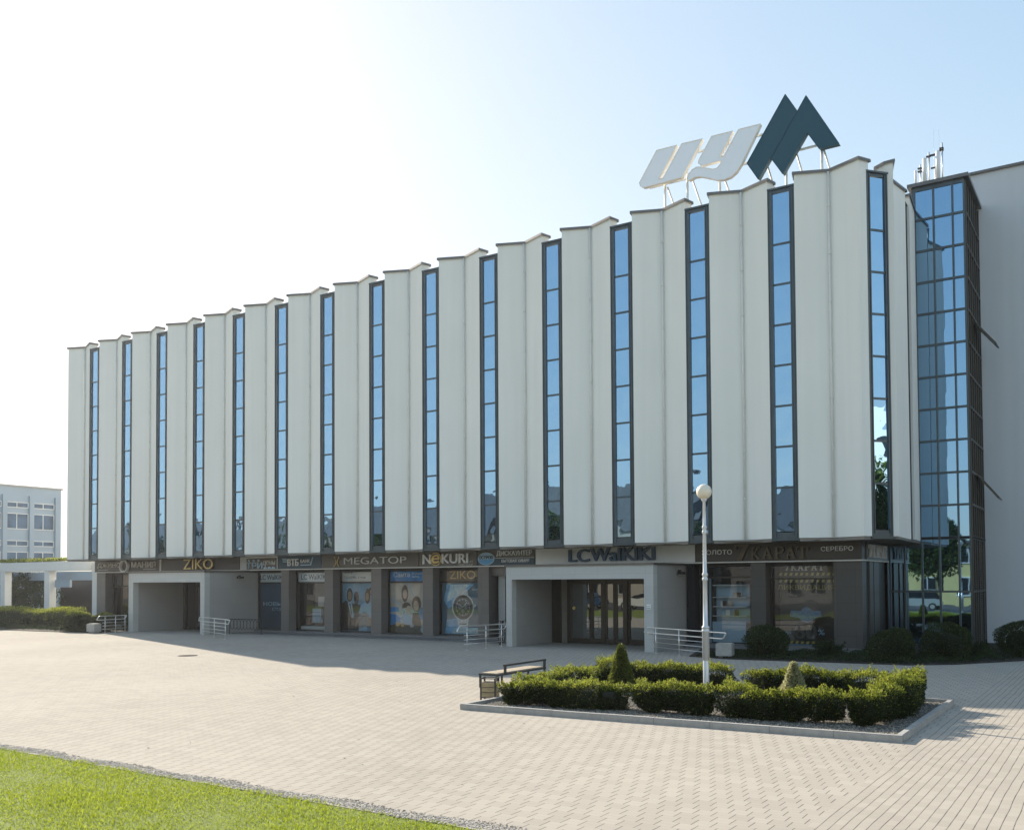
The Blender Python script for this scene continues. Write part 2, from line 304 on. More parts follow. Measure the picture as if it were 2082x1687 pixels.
def np_mesh(name, V, Fc, mats, mi=None, parent=None):
    me = bpy.data.meshes.new(name); k = Fc.shape[1]
    me.vertices.add(len(V)); me.vertices.foreach_set('co', V.astype(np.float32).ravel())
    me.loops.add(Fc.size); me.loops.foreach_set('vertex_index', Fc.astype(np.int32).ravel())
    me.polygons.add(len(Fc)); me.polygons.foreach_set('loop_start', np.arange(0, Fc.size, k, dtype=np.int32))
    for q in mats: me.materials.append(q)
    if mi is not None: me.polygons.foreach_set('material_index', mi.astype(np.int32))
    me.update(calc_edges=True); me.validate()
    o = bpy.data.objects.new(name, me); COL.objects.link(o)
    if parent: o.parent = parent
    return o
def leaves(P, D, ln, wd, rng):
    """a folded leaf quad at every point P, growing along D"""
    n = len(P); D = D/np.linalg.norm(D, axis=1, keepdims=True); A = rng.normal(size=(n, 3)); S = np.cross(D, A); S /= np.linalg.norm(S, axis=1, keepdims=True)
    l = (ln*(.6+.8*rng.random((n, 1)))); w = (wd*(.6+.8*rng.random((n, 1))))
    V = np.stack([P - S*w*.25, P + D*l*.5 - S*w*.5, P + D*l, P + D*l*.5 + S*w*.5], 1).reshape(-1, 3)
    return V, np.arange(4*n).reshape(-1, 4)
def foliage(name, shape, n, ln, wd, mats, seed, tip=None, core=None, parent=None, upb=.5, spread=.6):
    """leaf cloud: shape(rng,n) -> points and outward normals; tip(P) -> bool mask of young shoots"""
    rng = np.random.default_rng(seed); P, Nn = shape(rng, n)
    D = Nn + rng.normal(size=P.shape)*spread + np.array([0, 0, upb])
    V, Fc = leaves(P, D, ln, wd, rng)
    mi = np.zeros(len(Fc))
    if tip is not None: mi = tip(P, Nn, rng).astype(float)
    return np_mesh(name, V, Fc, mats, mi, parent)
def lump(D, rng, k=9, amp=.14, sh=4.0):
    """smooth lumpy radius multiplier over directions D"""
    C = rng.normal(size=(k, 3)); C /= np.linalg.norm(C, axis=1, keepdims=True); a = rng.uniform(-1, 1, k)
    sh = 40.0 if k > 30 else sh
    return 1 + amp*(np.exp(sh*(D@C.T-1))*a*1.6).sum(1)
def blob(sx, sy, sz, p=2.0, shell=.28, amp=.14, zc=None, fine=0, sprigs=0):
    def f(rng, n):
        D = rng.normal(size=(n, 3)); D /= np.linalg.norm(D, axis=1, keepdims=True)
        S = np.array([sx, sy, sz])/2; q = (np.abs(D)**p).sum(1)**(-1/p)
        r = 1-shell*rng.random(n)**1.6; B = D*q[:, None]*S*lump(D, rng, 12, amp)[:, None]*r[:, None]
        B = B*lump(D, rng, 60, fine)[:, None] if fine else B
        B[:, 2] += (sz/2 if zc is None else zc); B[:, 2] = np.maximum(B[:, 2], .02+.04*rng.random(n))
        if sprigs:      # young upright shoots standing proud of the clipped surface
            c = np.nonzero((B[:, 2] > .78*sz))[0]
            if len(c):
                m = sprigs*16; s_ = np.repeat(rng.choice(c, sprigs), 16); u = np.tile(np.arange(16)/16, sprigs); ln_ = np.repeat(rng.uniform(.05, .13, sprigs), 16)
                tl = np.repeat(rng.normal(size=(sprigs, 2))*.35, 16, axis=0); S2 = B[s_].copy(); S2[:, :2] += tl*(u*ln_)[:, None]; S2[:, 2] += u*ln_
                B[-m:] = S2; D[-m:] = np.concatenate([rng.normal(size=(m, 2))*.5, np.ones((m, 1))], 1)
        return B, D
    return f
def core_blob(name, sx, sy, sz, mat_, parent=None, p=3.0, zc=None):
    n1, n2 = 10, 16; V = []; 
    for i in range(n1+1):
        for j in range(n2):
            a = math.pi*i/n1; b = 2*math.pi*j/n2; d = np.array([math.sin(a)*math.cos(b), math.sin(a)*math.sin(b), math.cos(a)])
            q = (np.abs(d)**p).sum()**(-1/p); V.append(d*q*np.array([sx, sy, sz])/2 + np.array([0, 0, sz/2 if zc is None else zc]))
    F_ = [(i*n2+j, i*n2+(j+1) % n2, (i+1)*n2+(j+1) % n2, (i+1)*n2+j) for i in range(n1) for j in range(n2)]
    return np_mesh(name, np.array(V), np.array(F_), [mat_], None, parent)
ORD = ['first','second','third','fourth','fifth','sixth','seventh','eighth','ninth','tenth','eleventh','twelfth','thirteenth','fourteenth','fifteenth','sixteenth']
# ================================================================== SETTING
g = MB(); g.quad((-600,-600,-.012),(600,-600,-.012),(600,600,-.012),(-600,600,-.012)); struct(g.build('ground', MT['asph']))
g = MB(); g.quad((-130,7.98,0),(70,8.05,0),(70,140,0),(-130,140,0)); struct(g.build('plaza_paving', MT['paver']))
g = MB(); g.box(-130,-4,-.06,70,7.9,-.002); struct(g.build('lawn', MT['grassb']))
g = MB(); g.quad((-600,-15,-.006),(600,-15,-.006),(600,-4.2,-.006),(-600,-4.2,-.006)); struct(g.build('road', MT['asph']))
# broken stone strip between lawn and paving
s = MB(); N_ = 260
for i in range(N_):
    xa, xb = -34+36*i/N_, -34+36*(i+1)/N_
    def e(x, k): return .05*math.sin(x*3.1+k)+.03*math.sin(x*9.7+k*2)+.02*math.sin(x*23+k)
    s.quad((xa,7.86,.004),(xb,7.86,.004),(xb,8.11+e(xb,1)*.7,.004),(xa,8.11+e(xa,1)*.7,.004))
struct(s.build('rubble_strip', mat('rubble_bed', (.34,.315,.275), .95, 0, .35, 25, 1.0, 45)))
def stones(name, xy, zs, size, m, seed, flat=.55):
    rng = np.random.default_rng(seed); n = len(xy)
    B = np.array([(1,0,0),(0,1,0),(-1,0,0),(0,-1,0),(0,0,1),(0,0,-1)], float)
    Fq = np.array([(0,1,4),(1,2,4),(2,3,4),(3,0,4),(1,0,5),(2,1,5),(3,2,5),(0,3,5)])
    sc = size*(.5+rng.random((n,1,1)))*np.array([1,.8,flat])*(1+.5*rng.normal(size=(n,6,1))*.4)
    a = rng.random(n)*6.28; Rz = np.zeros((n,3,3)); Rz[:,0,0]=np.cos(a); Rz[:,0,1]=-np.sin(a); Rz[:,1,0]=np.sin(a); Rz[:,1,1]=np.cos(a); Rz[:,2,2]=1
    V = (B[None]*sc)@Rz.transpose(0,2,1); V += np.concatenate([xy, np.full((n,1), zs)],1)[:,None,:]
    Fc = (Fq[None]+6*np.arange(n)[:,None,None]).reshape(-1,3)
    return np_mesh(name, V.reshape(-1,3), Fc, [m])
rng = np.random.default_rng(5)
xs = rng.uniform(-20,-3.5,9000); ys = 7.86+.31*rng.beta(1.3,1.7,9000)+.05*np.sin(xs*3.1)
o = stones('broken_stone', np.stack([xs,ys],1),   .006, .013, M_RUB, 1, .32); tag(o, 'rough grey strip of broken stone between lawn and paving', 'gravel', kind='stuff')
# lawn blades, dense where the photograph shows them
n = 230000; xs = rng.uniform(-18,-3.2,n); ys = rng.uniform(2.2,7.93,n)
clump = np.sin(xs*2.3+1.3*np.sin(ys*3))*np.sin(ys*3.9+xs) ; ys2 = ys
keep = (rng.random(n) < .80+.2*clump) & (ys < 7.88+.05*np.sin(xs*7)+.03*np.sin(xs*19)+.05*rng.normal(size=n)) & (xs*0.86+ys*1.0 < 6.5); xs, ys = xs[keep], ys[keep]; n = len(xs)
P = np.stack([xs, ys, np.full(n,-.002)],1); D = np.stack([rng.normal(size=n)*.42, rng.normal(size=n)*.42, np.ones(n)],1)
V, Fc = leaves(P, D, .042, .0085, rng); V[:,2] *= np.repeat(.8+.35*np.sin(xs*1.7)*np.sin(ys*2.1),4)
o = np_mesh('grass', V, Fc, [M_GR]); tag(o, 'bright yellow green short lawn grass at the lower left', 'grass', kind='stuff')
# leaves and scraps lying on the paving
sc_ = MB()
for i in range(150):
    x, y = random.uniform(-30,2), random.uniform(8.6,27); a = random.random()*6.28; r = random.uniform(.012,.03)
    sc_.quad((x+r*math.cos(a),y+r*math.sin(a),.006),(x-r*.5*math.sin(a),y+r*.5*math.cos(a),.014),(x-r*math.cos(a),y-r*math.sin(a),.006),(x+r*.5*math.sin(a),y-r*.5*math.cos(a),.010))
tag(sc_.build('fallen_leaves', mat('dry_leaf', (.10,.08,.05), .8)), 'tiny dry leaves scattered over the sunlit paving', 'leaves', kind='stuff')

# flower bed: kerb, gravel
BX0, BX1, BY0, BY1 = -11.08, -2.97, 15.04, 20.65
def bedy(x): return BY0+(x-BX0)/(BX1-BX0)*.42
k = MB(); kw = .11; kh = .115
def kstrip(p, q, inset):
    p, q, inset = Vector(p), Vector(q), Vector(inset); L_ = (q-p).length; n_ = max(1, round(L_/.98)); d = (q-p)/n_
    for i in range(n_):
        a = p+d*i+d.normalized()*.003; b = p+d*(i+1)-d.normalized()*.003; poly = [tuple(a), tuple(b), tuple(b+inset), tuple(a+inset)]
        k.prism(poly, -.01, kh-.012+random.uniform(-.003,.003)); 
        e_ = .012; pi = inset.normalized()*e_
        k.prism([tuple(a+pi), tuple(b+pi), tuple(b+inset-pi), tuple(a+inset-pi)], kh-.014, kh+random.uniform(-.002,.002))
kstrip((BX0,bedy(BX0)),(BX1,bedy(BX1)),(0,kw)); kstrip((BX0,BY1-kw),(BX1,BY1-kw),(0,kw))
kstrip((BX0,bedy(BX0)+kw),(BX0,BY1-kw),(kw,0)); kstrip((BX1-kw,bedy(BX1)+kw),(BX1-kw,BY1-kw),(kw,0))
struct(k.build('kerb', MT['kerb']))
g = MB(); g.quad((BX0+.05,bedy(BX0)+.05,.055),(BX1-.05,bedy(BX1)+.05,.055),(BX1-.05,BY1-.05,.055),(BX0+.05,BY1-.05,.055))
struct(g.build('bed_soil', mat('gravel_bed', (.13,.115,.095), .95, 0, .4, 30, .9, 50)))
n = 26000; xs = rng.uniform(BX0+.13,BX1-.13,n); ys = rng.uniform(0,1,n); ys = 15.15+(xs-BX0)/(BX1-BX0)*.42+ys*(BY1-.13-15.2-(xs-BX0)/(BX1-BX0)*.42)
tag(stones('pebbles', np.stack([xs,ys],1), .06, .016, M_PEB, 3), 'pale pebble mulch inside the kerbed flower bed', 'pebbles', kind='stuff')
# planting beds by the building
def bed(poly, name):
    b = MB(); b.prism(poly, -.01, .03); return struct(b.build(name, MT['soil']))
RB = [(-13.2,33.1),(-12.2,29.3),(-10.7,28.9),(-5.4,29.4),(-4.3,30.3),(-2.7,32.7),(2,37),(14,44),(14,60),(-4.7,60),(-4.69,37.25),(-7.6,37.2),(-7.6,33.2)]
bed(RB, 'planting_bed'); bed([(-95,28.2),(-50,28.1),(-46.9,28.3),(-44.2,28.5),(-43.95,30.3),(-43.95,33),(-51,33.4),(-95,35)], 'planting_bed')
def ground_cover(name, f, n, label):
    P = f(n); rng2 = np.random.default_rng(9); D = np.stack([rng2.normal(size=len(P))*.7, rng2.normal(size=len(P))*.7, np.ones(len(P))],1)
    V, Fc = leaves(P, D, .075, .03, rng2); o = np_mesh(name, V, Fc, [M_BOX]); tag(o, label, 'ground cover', kind='stuff')
def gc1(n):
    t = rng.random(n); x = -12.0+t*8.2; y0 = np.interp(x, [-12.2,-10.7,-5.4,-4.3,-2.7], [29.5,29.0,29.45,30.4,32.8]); y = y0+rng.random(n)*3.2
    h = np.interp(x, [-12.2,-10.8,-9,-3], [.0,.03,.16,.24])*(.4+.6*np.sin(x*3.3+y)**2); return np.stack([x,y,.02+h*rng.random(n)],1)
ground_cover('ground_cover', gc1, 16000, 'low dark ground cover along the front of the planting bed by the corner shop')
def gc2(n):
    x = rng.uniform(-3.9,6,n); y = np.interp(x, [-4.3,-2.7,2,14],[30.4,32.8,37.2,44])+rng.random(n)*3; return np.stack([x,y,.02+.4*rng.random(n)*(.3+.7*np.sin(x*2.2+y)**2)],1)
ground_cover('ground_cover', gc2, 9000, 'dark weedy ground cover at the foot of the blank wall on the right')
def gc3(n):
    x = rng.uniform(-62,-44.2,n); y = rng.uniform(28.4,30.5,n); return np.stack([x,y,.02+.18*rng.random(n)],1)
ground_cover('ground_cover', gc3, 9000, 'low plants under the clipped bushes at the far left')
mh = MB(); mh.lathe([(.001,.012),(.27,.012),(.28,.010),(.33,.010),(.335,.0)], (0,0), 28)
o = mh.build('manhole_cover', mat('cast_iron', (.075,.07,.065), .95, 0, .3, 20, .6, 60, spec=.05)); o.location = (-27.4,21.3,0); tag(o, 'round iron manhole cover flush in the sunlit paving', 'manhole cover')

# ================================================================== DEPARTMENT STORE
X0 = -49.054; BD = 31.39; ZB = 3.90; ZR = 16.14; WW = .92
st = thing('department_store', 'long pale department store with pleated walls and narrow vertical mirror windows', 'building', (-28,33,0))
def pleat(x):        # plan of one pleated panel: ridge, valley, ridge and its inner face
    return [(x+WW,BD),(x+1.96,BD+.43),(x+3.0,BD),(x+3.1,BD+.40),(x+1.96,BD+.85),(x+WW-.08,BD+.40)]
capm = MT['cap']
def grow(poly, o1):
    """outline pushed outward by o1 (poly counter-clockwise)"""
    n = len(poly); out = []
    for i in range(n):
        a, b, c = Vector(poly[i-1]), Vector(poly[i]), Vector(poly[(i+1) % n])
        n1 = Vector(((b-a).y, -(b-a).x)).normalized(); n2 = Vector(((c-b).y, -(c-b).x)).normalized()
        m_ = (n1+n2); m_ = m_/max(.35, m_.dot(n1)) if m_.length > .1 else n1; out.append(tuple(b+m_*o1*1.0))
    return out
pipe0 = clamp0 = None
for n in range(-1, 14):
    x = X0+3*n; pl = pleat(x)
    if n == 13: pl[3] = (x+3.22,BD+.38)
    w = MB(); w.prism(pl, ZB, ZR); w.build('wall_panel', MT['plaster'], st)
    c = MB(); c.prism(grow(pl,.055), ZR+.0, ZR+.035); c.prism(grow(pl,.06), ZR-.06, ZR+.001, cap=False); c.build('parapet_cap', capm, st)
    a = MB(); a.prism(grow(pl,-.02), ZB-.11, ZB); a.build('drip_edge', MT['soff'], st)
    px = x+1.955
    p = MB(); p.tube([(px,BD+.355,ZB+.02),(px,BD+.355,ZR-.07)], .036, 10)
    for z in (5.3,6.9,8.5,10.1,11.7,13.3,14.9): p.tube([(px,BD+.355,z),(px,BD+.355,z+.05)], .048, 10); p.box(px-.015,BD+.38,z+.005,px+.015,BD+.46,z+.045)
    p.build('downpipe', MT['pipe'], st)
TR = [13.87-1.377*i for i in range(7)]
def strip_window(p0, p1, zt, parent, n_out):
    """tall strip window between two plan points: frame, mullions and panes"""
    a, b = Vector(p0), Vector(p1); d = (b-a); L_ = d.length; d.normalize(); nrm = Vector((d.y,-d.x))
    def P(u, o): q = a+d*u+nrm*o; return (q.x, q.y)
    fr = MB()
    def vb(u0, u1, o0, o1, z0, z1): fr.prism([P(u0,o0),P(u1,o0),P(u1,o1),P(u0,o1)][::-1], z0, z1)
    lw, rw = L_*.17, L_*.195
    vb(0,lw,-.22,-.03,ZB-.02,zt-.06); vb(L_-rw,L_,-.22,-.03,ZB-.02,zt-.06)
    vb(lw-.035,lw,-.03,-.005,ZB+.1,zt-.1); vb(L_-rw,L_-rw+.035,-.03,-.005,ZB+.1,zt-.1); vb(.0,.03,-.03,.0,ZB,zt-.07); vb(L_-.1,L_-.065,-.03,.0,ZB,zt-.07); vb(L_-.03,L_,-.03,-.004,ZB,zt-.07)
    vb(0,L_,-.30,.02,zt-.06,zt); vb(lw,L_-rw,-.22,-.04,zt-.17,zt-.061); vb(lw,L_-rw,-.22,-.04,ZB-.02,ZB+.20); vb(.001,L_-.001,-.2,.015,ZB-.08,ZB-.021)
    for z in TR: vb(lw+.002,L_-rw-.002,-.2,-.045,z-.035,z+.035)
    f = fr.build('window', MT['frame'], parent)
    gl = MB(); zs = [ZB+.2]+TR[::-1]+[zt-.17]
    for z0, z1 in zip(zs[:-1], zs[1:]):
        t0, t1, t2, t3 = [random.uniform(-.004,.004) for _ in range(4)]
        A = P(lw-.01,-.065+t0); B = P(L_-rw+.01,-.065+t1); C_ = P(L_-rw+.01,-.065+t2); D_ = P(lw-.01,-.065+t3)
        gl.quad((*A,z0+.03),(*B,z0+.03),(*C_,z1-.03),(*D_,z1-.03))
    g_ = gl.build('pane', MT['glass'], f); g_.matrix_parent_inverse = f.matrix_world.inverted()
    return f
for n in range(14):
    x = X0+3*n; strip_window((x,BD+.01),(x+WW,BD+.01), 15.80, st, None)
# corner: return wall, diagonal window, side pleats
w = MB(); w.prism([(-7.05,BD+.005),(-6.86,31.66),(-7.1,31.85),(-7.3,31.6)], ZB, 15.78); w.build('wall_panel', MT['plaster'], st)
strip_window((-6.87,31.64),(-6.30,32.30), 15.80, st, None)
sp1 = [(-6.42,32.27),(-6.16,32.25),(-6.55,33.62),(-6.30,35.0),(-6.75,35.02),(-6.95,33.7),(-6.75,32.5)]
sp2 = [(-6.25,35.47),(-6.38,37.2),(-6.9,37.2),(-6.8,35.5)]
for sp in (sp1, sp2):
    w = MB(); w.prism(sp, ZB, ZR); w.build('wall_panel', MT['plaster'], st)
    c = MB(); c.prism(grow(sp,.055), ZR, ZR+.035); c.prism(grow(sp,.06), ZR-.06, ZR+.001, cap=False); c.build('parapet_cap', capm, st)
w = MB(); w.prism([(-6.38,32.3),(-6.30,32.30),(-6.2,32.31),(-6.5,32.6)], ZB, ZR-.1); w.build('wall_panel', MT['plaster'], st)
strip_window((-6.33,35.02),(-6.33,35.46), 15.80, st, None)
a = MB(); a.prism([(-6.95,31.75),(-6.32,32.30),(-6.22,32.32),(-6.40,37.19),(-8.5,37.19),(-8.5,31.9)], ZB-.09, ZB-.005); a.build('soffit', MT['soff'], st)
# solid core of the upper storeys, flat roof, soffit
w = MB(); w.box(-51.22,31.86,ZB+.01,-7.35,58,15.25); w.box(-7.35,32.7,ZB+.01,-6.62,58,15.25); w.box(-51.13,31.80,ZB,-51.0,58,ZR-.02)
w.build('wall', MT['plaster'], st)
r_ = MB(); r_.box(-51.0,32.3,15.26,-7.36,57.8,15.33); r_.build('roof', MT['roof'], st)
a = MB(); a.box(-51.2,31.55,ZB-.07,-8.51,33.6,ZB-.012); a.build('soffit', MT['soff'], st)
# fascia that carries the shop signs
f = MB(); f.box(-51.05,33.12,3.185,-7.52,33.5,3.84); f.box(-7.9,33.5,3.185,-7.52,37.18,3.84)
f.build('fascia', MT['sdark'], st)
f = MB(); f.box(-51.08,33.07,3.14,-7.48,33.5,3.183); f.box(-7.9,33.5,3.14,-7.48,37.18,3.183); f.build('fascia_trim', MT['pipe'], st)
# ground floor: dark core, plinth, pillars, shop windows
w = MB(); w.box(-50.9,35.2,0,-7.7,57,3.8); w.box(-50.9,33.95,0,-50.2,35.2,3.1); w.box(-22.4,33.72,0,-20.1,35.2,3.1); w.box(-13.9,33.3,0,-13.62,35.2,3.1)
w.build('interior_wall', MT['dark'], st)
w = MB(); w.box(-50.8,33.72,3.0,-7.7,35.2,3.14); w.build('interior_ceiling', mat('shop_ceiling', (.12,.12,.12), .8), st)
pl = MB(); pl.box(-37.3,33.0,0,-20.2,33.74,.13); pl.box(-13.9,33.0,0,-7.55,33.74,.17); pl.box(-50.9,33.0,0,-43.8,33.7,.12); pl.build('plinth', MT['plinth'], st)
sl = MB(); sl.box(-37.4,31.7,0,-20.2,32.99,.035); sl.build('paved_apron', MT['plinth'], st)
pil = [(-51.0,-50.15,0),(-35.52,-34.98,0),(-32.54,-31.98,0),(-29.55,-28.94,0),(-26.5,-25.93,0),(-23.47,-22.9,0),(-11.42,-10.88,1),(-8.5,-7.62,1)]
for a_, b_, dk in pil:
    p = MB(); p.box(a_,33.2,.1,b_,33.95,3.14); p.build('pillar', MT['dgranite' if dk else 'granite'], st)
p = MB(); p.box(-22.75,33.72,0,-20.1,33.76,2.75); p.box(-22.9,33.45,2.75,-20.1,33.8,3.13,1); p.build('wall', [MT['porch'], MT['granite']], st)
def shop_window(x0, x1, trans=None, y=33.70, z0=.13, z1=3.13, mid=()):
    f = MB(); t = .05
    f.box(x0,y-.02,z0,x0+t,y+.06,z1); f.box(x1-t,y-.02,z0,x1,y+.06,z1); f.box(x0+t,y-.02,z0,x1-t,y+.06,z0+t); f.box(x0+t,y-.02,z1-t,x1-t,y+.06,z1)
    if trans: f.box(x0+t,y-.02,trans-.03,x1-t,y+.06,trans+.03)
    for m_ in mid: f.box(m_-.025,y-.021,z0+t,m_+.025,y+.061,z1-t)
    o = f.build('shop_window', MT['frame_b'], st)
    g_ = MB(); g_.quad((x0+.02,y+.02,z0+.02),(x1-.02,y+.02,z0+.02),(x1-.02,y+.02,z1-.02),(x0+.02,y+.02,z1-.02)); q = g_.build('pane', MT['sglass'], o)
    return o
for a_, b_ in ((-37.73,-35.53),(-34.97,-32.55),(-31.97,-29.56),(-28.93,-26.51),(-25.92,-23.48)): shop_window(a_, b_, 2.5)
shop_window(-13.6,-11.43, 2.62, mid=(-13.25,)); shop_window(-10.87,-8.51, 2.55); shop_window(-50.14,-43.9, 2.35, mid=(-49.3,-47.6,-45.9))
# side wall under the corner (pillars, dark door, glazing)
p = MB(); p.box(-7.62,33.2,.0,-7.55,33.75,3.14); p.box(-7.7,33.75,0,-7.62,34.35,3.14,1); p.box(-7.66,34.35,0,-7.56,34.9,3.14,0); p.box(-7.7,34.9,0,-7.64,35.1,3.14,1)
p.box(-7.66,35.1,0,-7.58,35.9,3.14,0); p.box(-7.72,35.9,0,-7.64,37.15,3.14,1); p.build('side_wall', [MT['dgranite'], MT['black']], st)

# entrance porches
def porch(x0, x1, y0, zt, zo, lw, rw, xl, yd=33.4):
    p = MB(); p.box(x0,y0,0,x0+lw,y0+.32,zt,0); p.box(x1-rw,y0,0,x1,y0+.32,zt,0); p.box(x0+lw,y0,zo,x1-rw,y0+.32,zt,0)
    p.box(x0+.01,y0+.321,0,x0+lw,yd+.3,zt-.004,1); p.box(x1-rw,y0+.321,0,x1-.01,yd+.3,zt-.004,1); p.box(x0+lw,y0+.321,zo+.003,x1-rw,yd+.3,zt-.004,1)
    o = p.build('entrance_porch', [MT['porch'], MT['pside']], st)
    c = MB(); c.box(x0-.05,y0-.05,zt,x1+.05,33.12,zt+.075); c.build('porch_cap', MT['cap'], o)
    return o
porch(-43.75,-37.74,30.3,3.04,2.56,.38,.31,0); porch(-20.17,-13.97,30.42,3.07,2.58,.26,.36,0)
def door(x0, x1, y, z1, leafs, name='door', handle=True, parent=None):
    f = MB(); t = .075
    f.box(x0,y-.05,.02,x0+t,y+.05,z1); f.box(x1-t,y-.05,.02,x1,y+.05,z1); f.box(x0+t,y-.05,z1-t,x1-t,y+.05,z1); f.box(x0+t,y-.05,.02,x1-t,y+.05,.22)
    o = f.build(name, MT['frame_b'], st)
    g_ = MB(); g_.quad((x0+t-.01,y,.2),(x1-t+.01,y,.2),(x1-t+.01,y,z1-t+.01),(x0+t-.01,y,z1-t+.01)); g_.build('pane', MT['glass_d'], o)
    if handle:
        hx = x1-.05 if handle == 'r' else x0+.05; h = MB(); h.tube([(hx,y-.06,.95),(hx,y-.12,.98),(hx,y-.12,1.42),(hx,y-.06,1.45)], .016, 8); h.build('handle', MT['black'], o)
    return o
fr = MB(); fr.box(-19.88,33.38,0,-19.46,33.5,2.575); fr.box(-19.44,33.42,0,-19.16,33.5,2.575,1); fr.box(-19.15,33.36,0,-19.06,33.5,2.575); fr.box(-19.06,33.36,2.46,-14.34,33.5,2.575); fr.box(-16.55,33.3,0,-16.42,33.45,2.46)
fr.box(-17.52,33.33,0,-17.42,33.47,2.46); fr.build('door_frame', [MT['frame_b'], MT['soff']], st)
door(-19.05,-18.05,33.42,2.455,1,handle='r'); door(-18.04,-17.53,33.42,2.455,1,handle=None); door(-17.41,-16.98,33.40,2.455,1,handle=None); door(-16.97,-16.56,33.42,2.455,1,handle=None)
door(-16.41,-15.4,33.42,2.455,1,handle='l'); door(-15.39,-14.35,33.42,2.455,1,handle=None)
fr = MB(); fr.box(-43.36,33.4,0,-43.1,33.5,2.55); fr.tube([(-43.0,33.25,0),(-43.0,33.25,2.55)], .07, 12); fr.box(-42.9,33.38,0,-42.3,33.5,2.55,1); fr.box(-42.3,33.38,2.35,-38.1,33.5,2.55,0); fr.box(-40.9,33.4,0,-38.06,33.55,2.35,1)
fr.build('door_frame', [MT['frame_b'], MT['dark']], st); door(-42.28,-40.95,33.42,2.34,1,handle='r')
for (x, y, z) in ((-43.0,0,0),): pass
dk = MB()
for x_, y_ in ((-18.85,1.42),(-15.0,1.42),(-17.2,1.6)):
    dk.lathe([(.001,0),(.07,0)], (0,0), 20); 
    m_ = len(dk.v)-40
    for i in range(m_, len(dk.v)): vx = dk.v[i]; dk.v[i] = (x_+vx[0], 33.405, y_+vx[1])
tag(dk.build('door_sticker', mat('sticker', (.72,.52,.16), .5), None), 'round yellow warning stickers on the main entrance doors', 'sticker')
pq = MB(); pq.box(-14.23,30.395,1.50,-14.07,30.418,1.68); pq.box(-14.22,30.39,1.53,-14.08,30.396,1.545,1); pq.box(-14.22,30.39,1.60,-14.10,30.396,1.61,1)
tag(pq.build('opening_hours_plate', [MT['white'], MT['black']]), 'small white plate on the right pillar of the main entrance', 'plate')
# wall lamps on the porch sides
def wall_lamp(x, y, z, label):
    t = thing('wall_lamp', label, 'lamp', (x,y,z)); b = MB(); b.box(x,y-.04,z-.05,x+.12,y+.04,z+.05); b.build('bracket', MT['black'], t)
    h = MB(); h.box(x+.06,y-.16,z-.12,x+.22,y+.16,z-.02); h.box(x+.08,y-.14,z-.135,x+.2,y+.14,z-.12,1); h.build('lamp_housing', [MT['black'], MT['globe']], t)
wall_lamp(-13.97,32.6,2.85,'dark floodlight on the right side wall of the main entrance porch'); wall_lamp(-37.74,32.4,2.85,'dark floodlight on the side wall of the smaller porch under the yellow gold sign')

# glazed stair tower on the right
TX0, TX1, TY, TB, TZ = -6.47, -4.675, 37.2, 40.76, 17.0
ZT = [15.77-1.176*i for i in range(11)]+[3.98]
VX = [-6.35,-5.73,-5.09]
t = MB()
t.box(TX0,TY-.03,3.86,TX0+.13,TY+.08,TZ); t.box(TX1-.07,TY-.03,0,TX1,TY+.08,TZ); t.box(TX0,TY-.035,TZ-.16,TX1,TY+.08,TZ)
for x_ in VX[1:]: t.box(x_-.03,TY-.075,0,x_+.03,TY+.02,TZ-.17)
for x_ in (-7.45,-6.93,-6.33): t.box(x_-.03,TY-.06,0,x_+.03,TY+.02,3.8)
for z in ZT: t.box(TX0+.13,TY-.045,z-.04,TX1-.07,TY+.03,z+.04)
t.box(-7.5,TY-.04,2.02,TX1-.07,TY+.03,2.09); t.box(-7.5,TY-.04,3.72,TX0+.13,TY+.03,3.85); t.box(-7.55,TY-.05,0,TX1,TY+.04,.12)
YS = [TY+.08+(TB-TY-.1)*i/6 for i in range(7)]
tw = t.build('glass_tower', MT['frame'], st)
t = MB()
for y_ in YS: t.box(TX1-.05,y_-.05,0,TX1+.03,y_+.05,TZ-.06)
for z in ZT: t.box(TX1-.04,TY+.081,z-.04,TX1+.035,TB,z+.04)
t.box(TX1-.04,TY+.081,2.02,TX1+.02,TB,2.09); t.build('side_mullions', MT['frame_b'], tw)
g_ = MB()
xs_ = [TX0+.1]+VX[1:]+[TX1-.05]; zs_ = [.1,2.05]+ZT[::-1]+[TZ-.1]
def jq(a, b, c, d): 
    j = lambda p: (p[0], p[1]+random.uniform(-.0012,.0012), p[2]); g_.quad(j(a), j(b), j(c), j(d))
for i in range(3):
    for z0, z1 in zip(zs_[:-1], zs_[1:]): jq((xs_[i],TY,z0),(xs_[i+1],TY,z0),(xs_[i+1],TY,z1),(xs_[i],TY,z1))
for xa, xb in ((-7.55,-6.93),(-6.93,TX0+.1)):
    for z0, z1 in ((.1,2.05),(2.05,3.8)): jq((xa,TY,z0),(xb,TY,z0),(xb,TY,z1),(xa,TY,z1))
g_.build('pane', MT['glass_t'], tw)
g_ = MB(); g_.quad((TX1-.03,TY+.08,.1),(TX1-.03,TB,.1),(TX1-.03,TB,TZ-.1),(TX1-.03,TY+.08,TZ-.1)); g_.build('pane', MT['glass_d'], tw)
for (ya, yb, za, zb) in ((YS[3]+.05,YS[4]-.05,.2,3.9),(YS[5]+.05,YS[6]-.05,.2,3.9)):
    l_ = MB(); z = za
    while z < zb: l_.box(TX1-.02,ya,z,TX1+.02,yb,z+.035); z += .09
    l_.build('louvre', MT['frame_b'], tw)
c = MB(); c.prism([(TX0-.13,TY-.16),(TX1+.14,TY-.16),(TX1+.14,TB),(TX0-.13,TB)], TZ, TZ+.13); c.build('tower_cap', MT['cap'], tw)
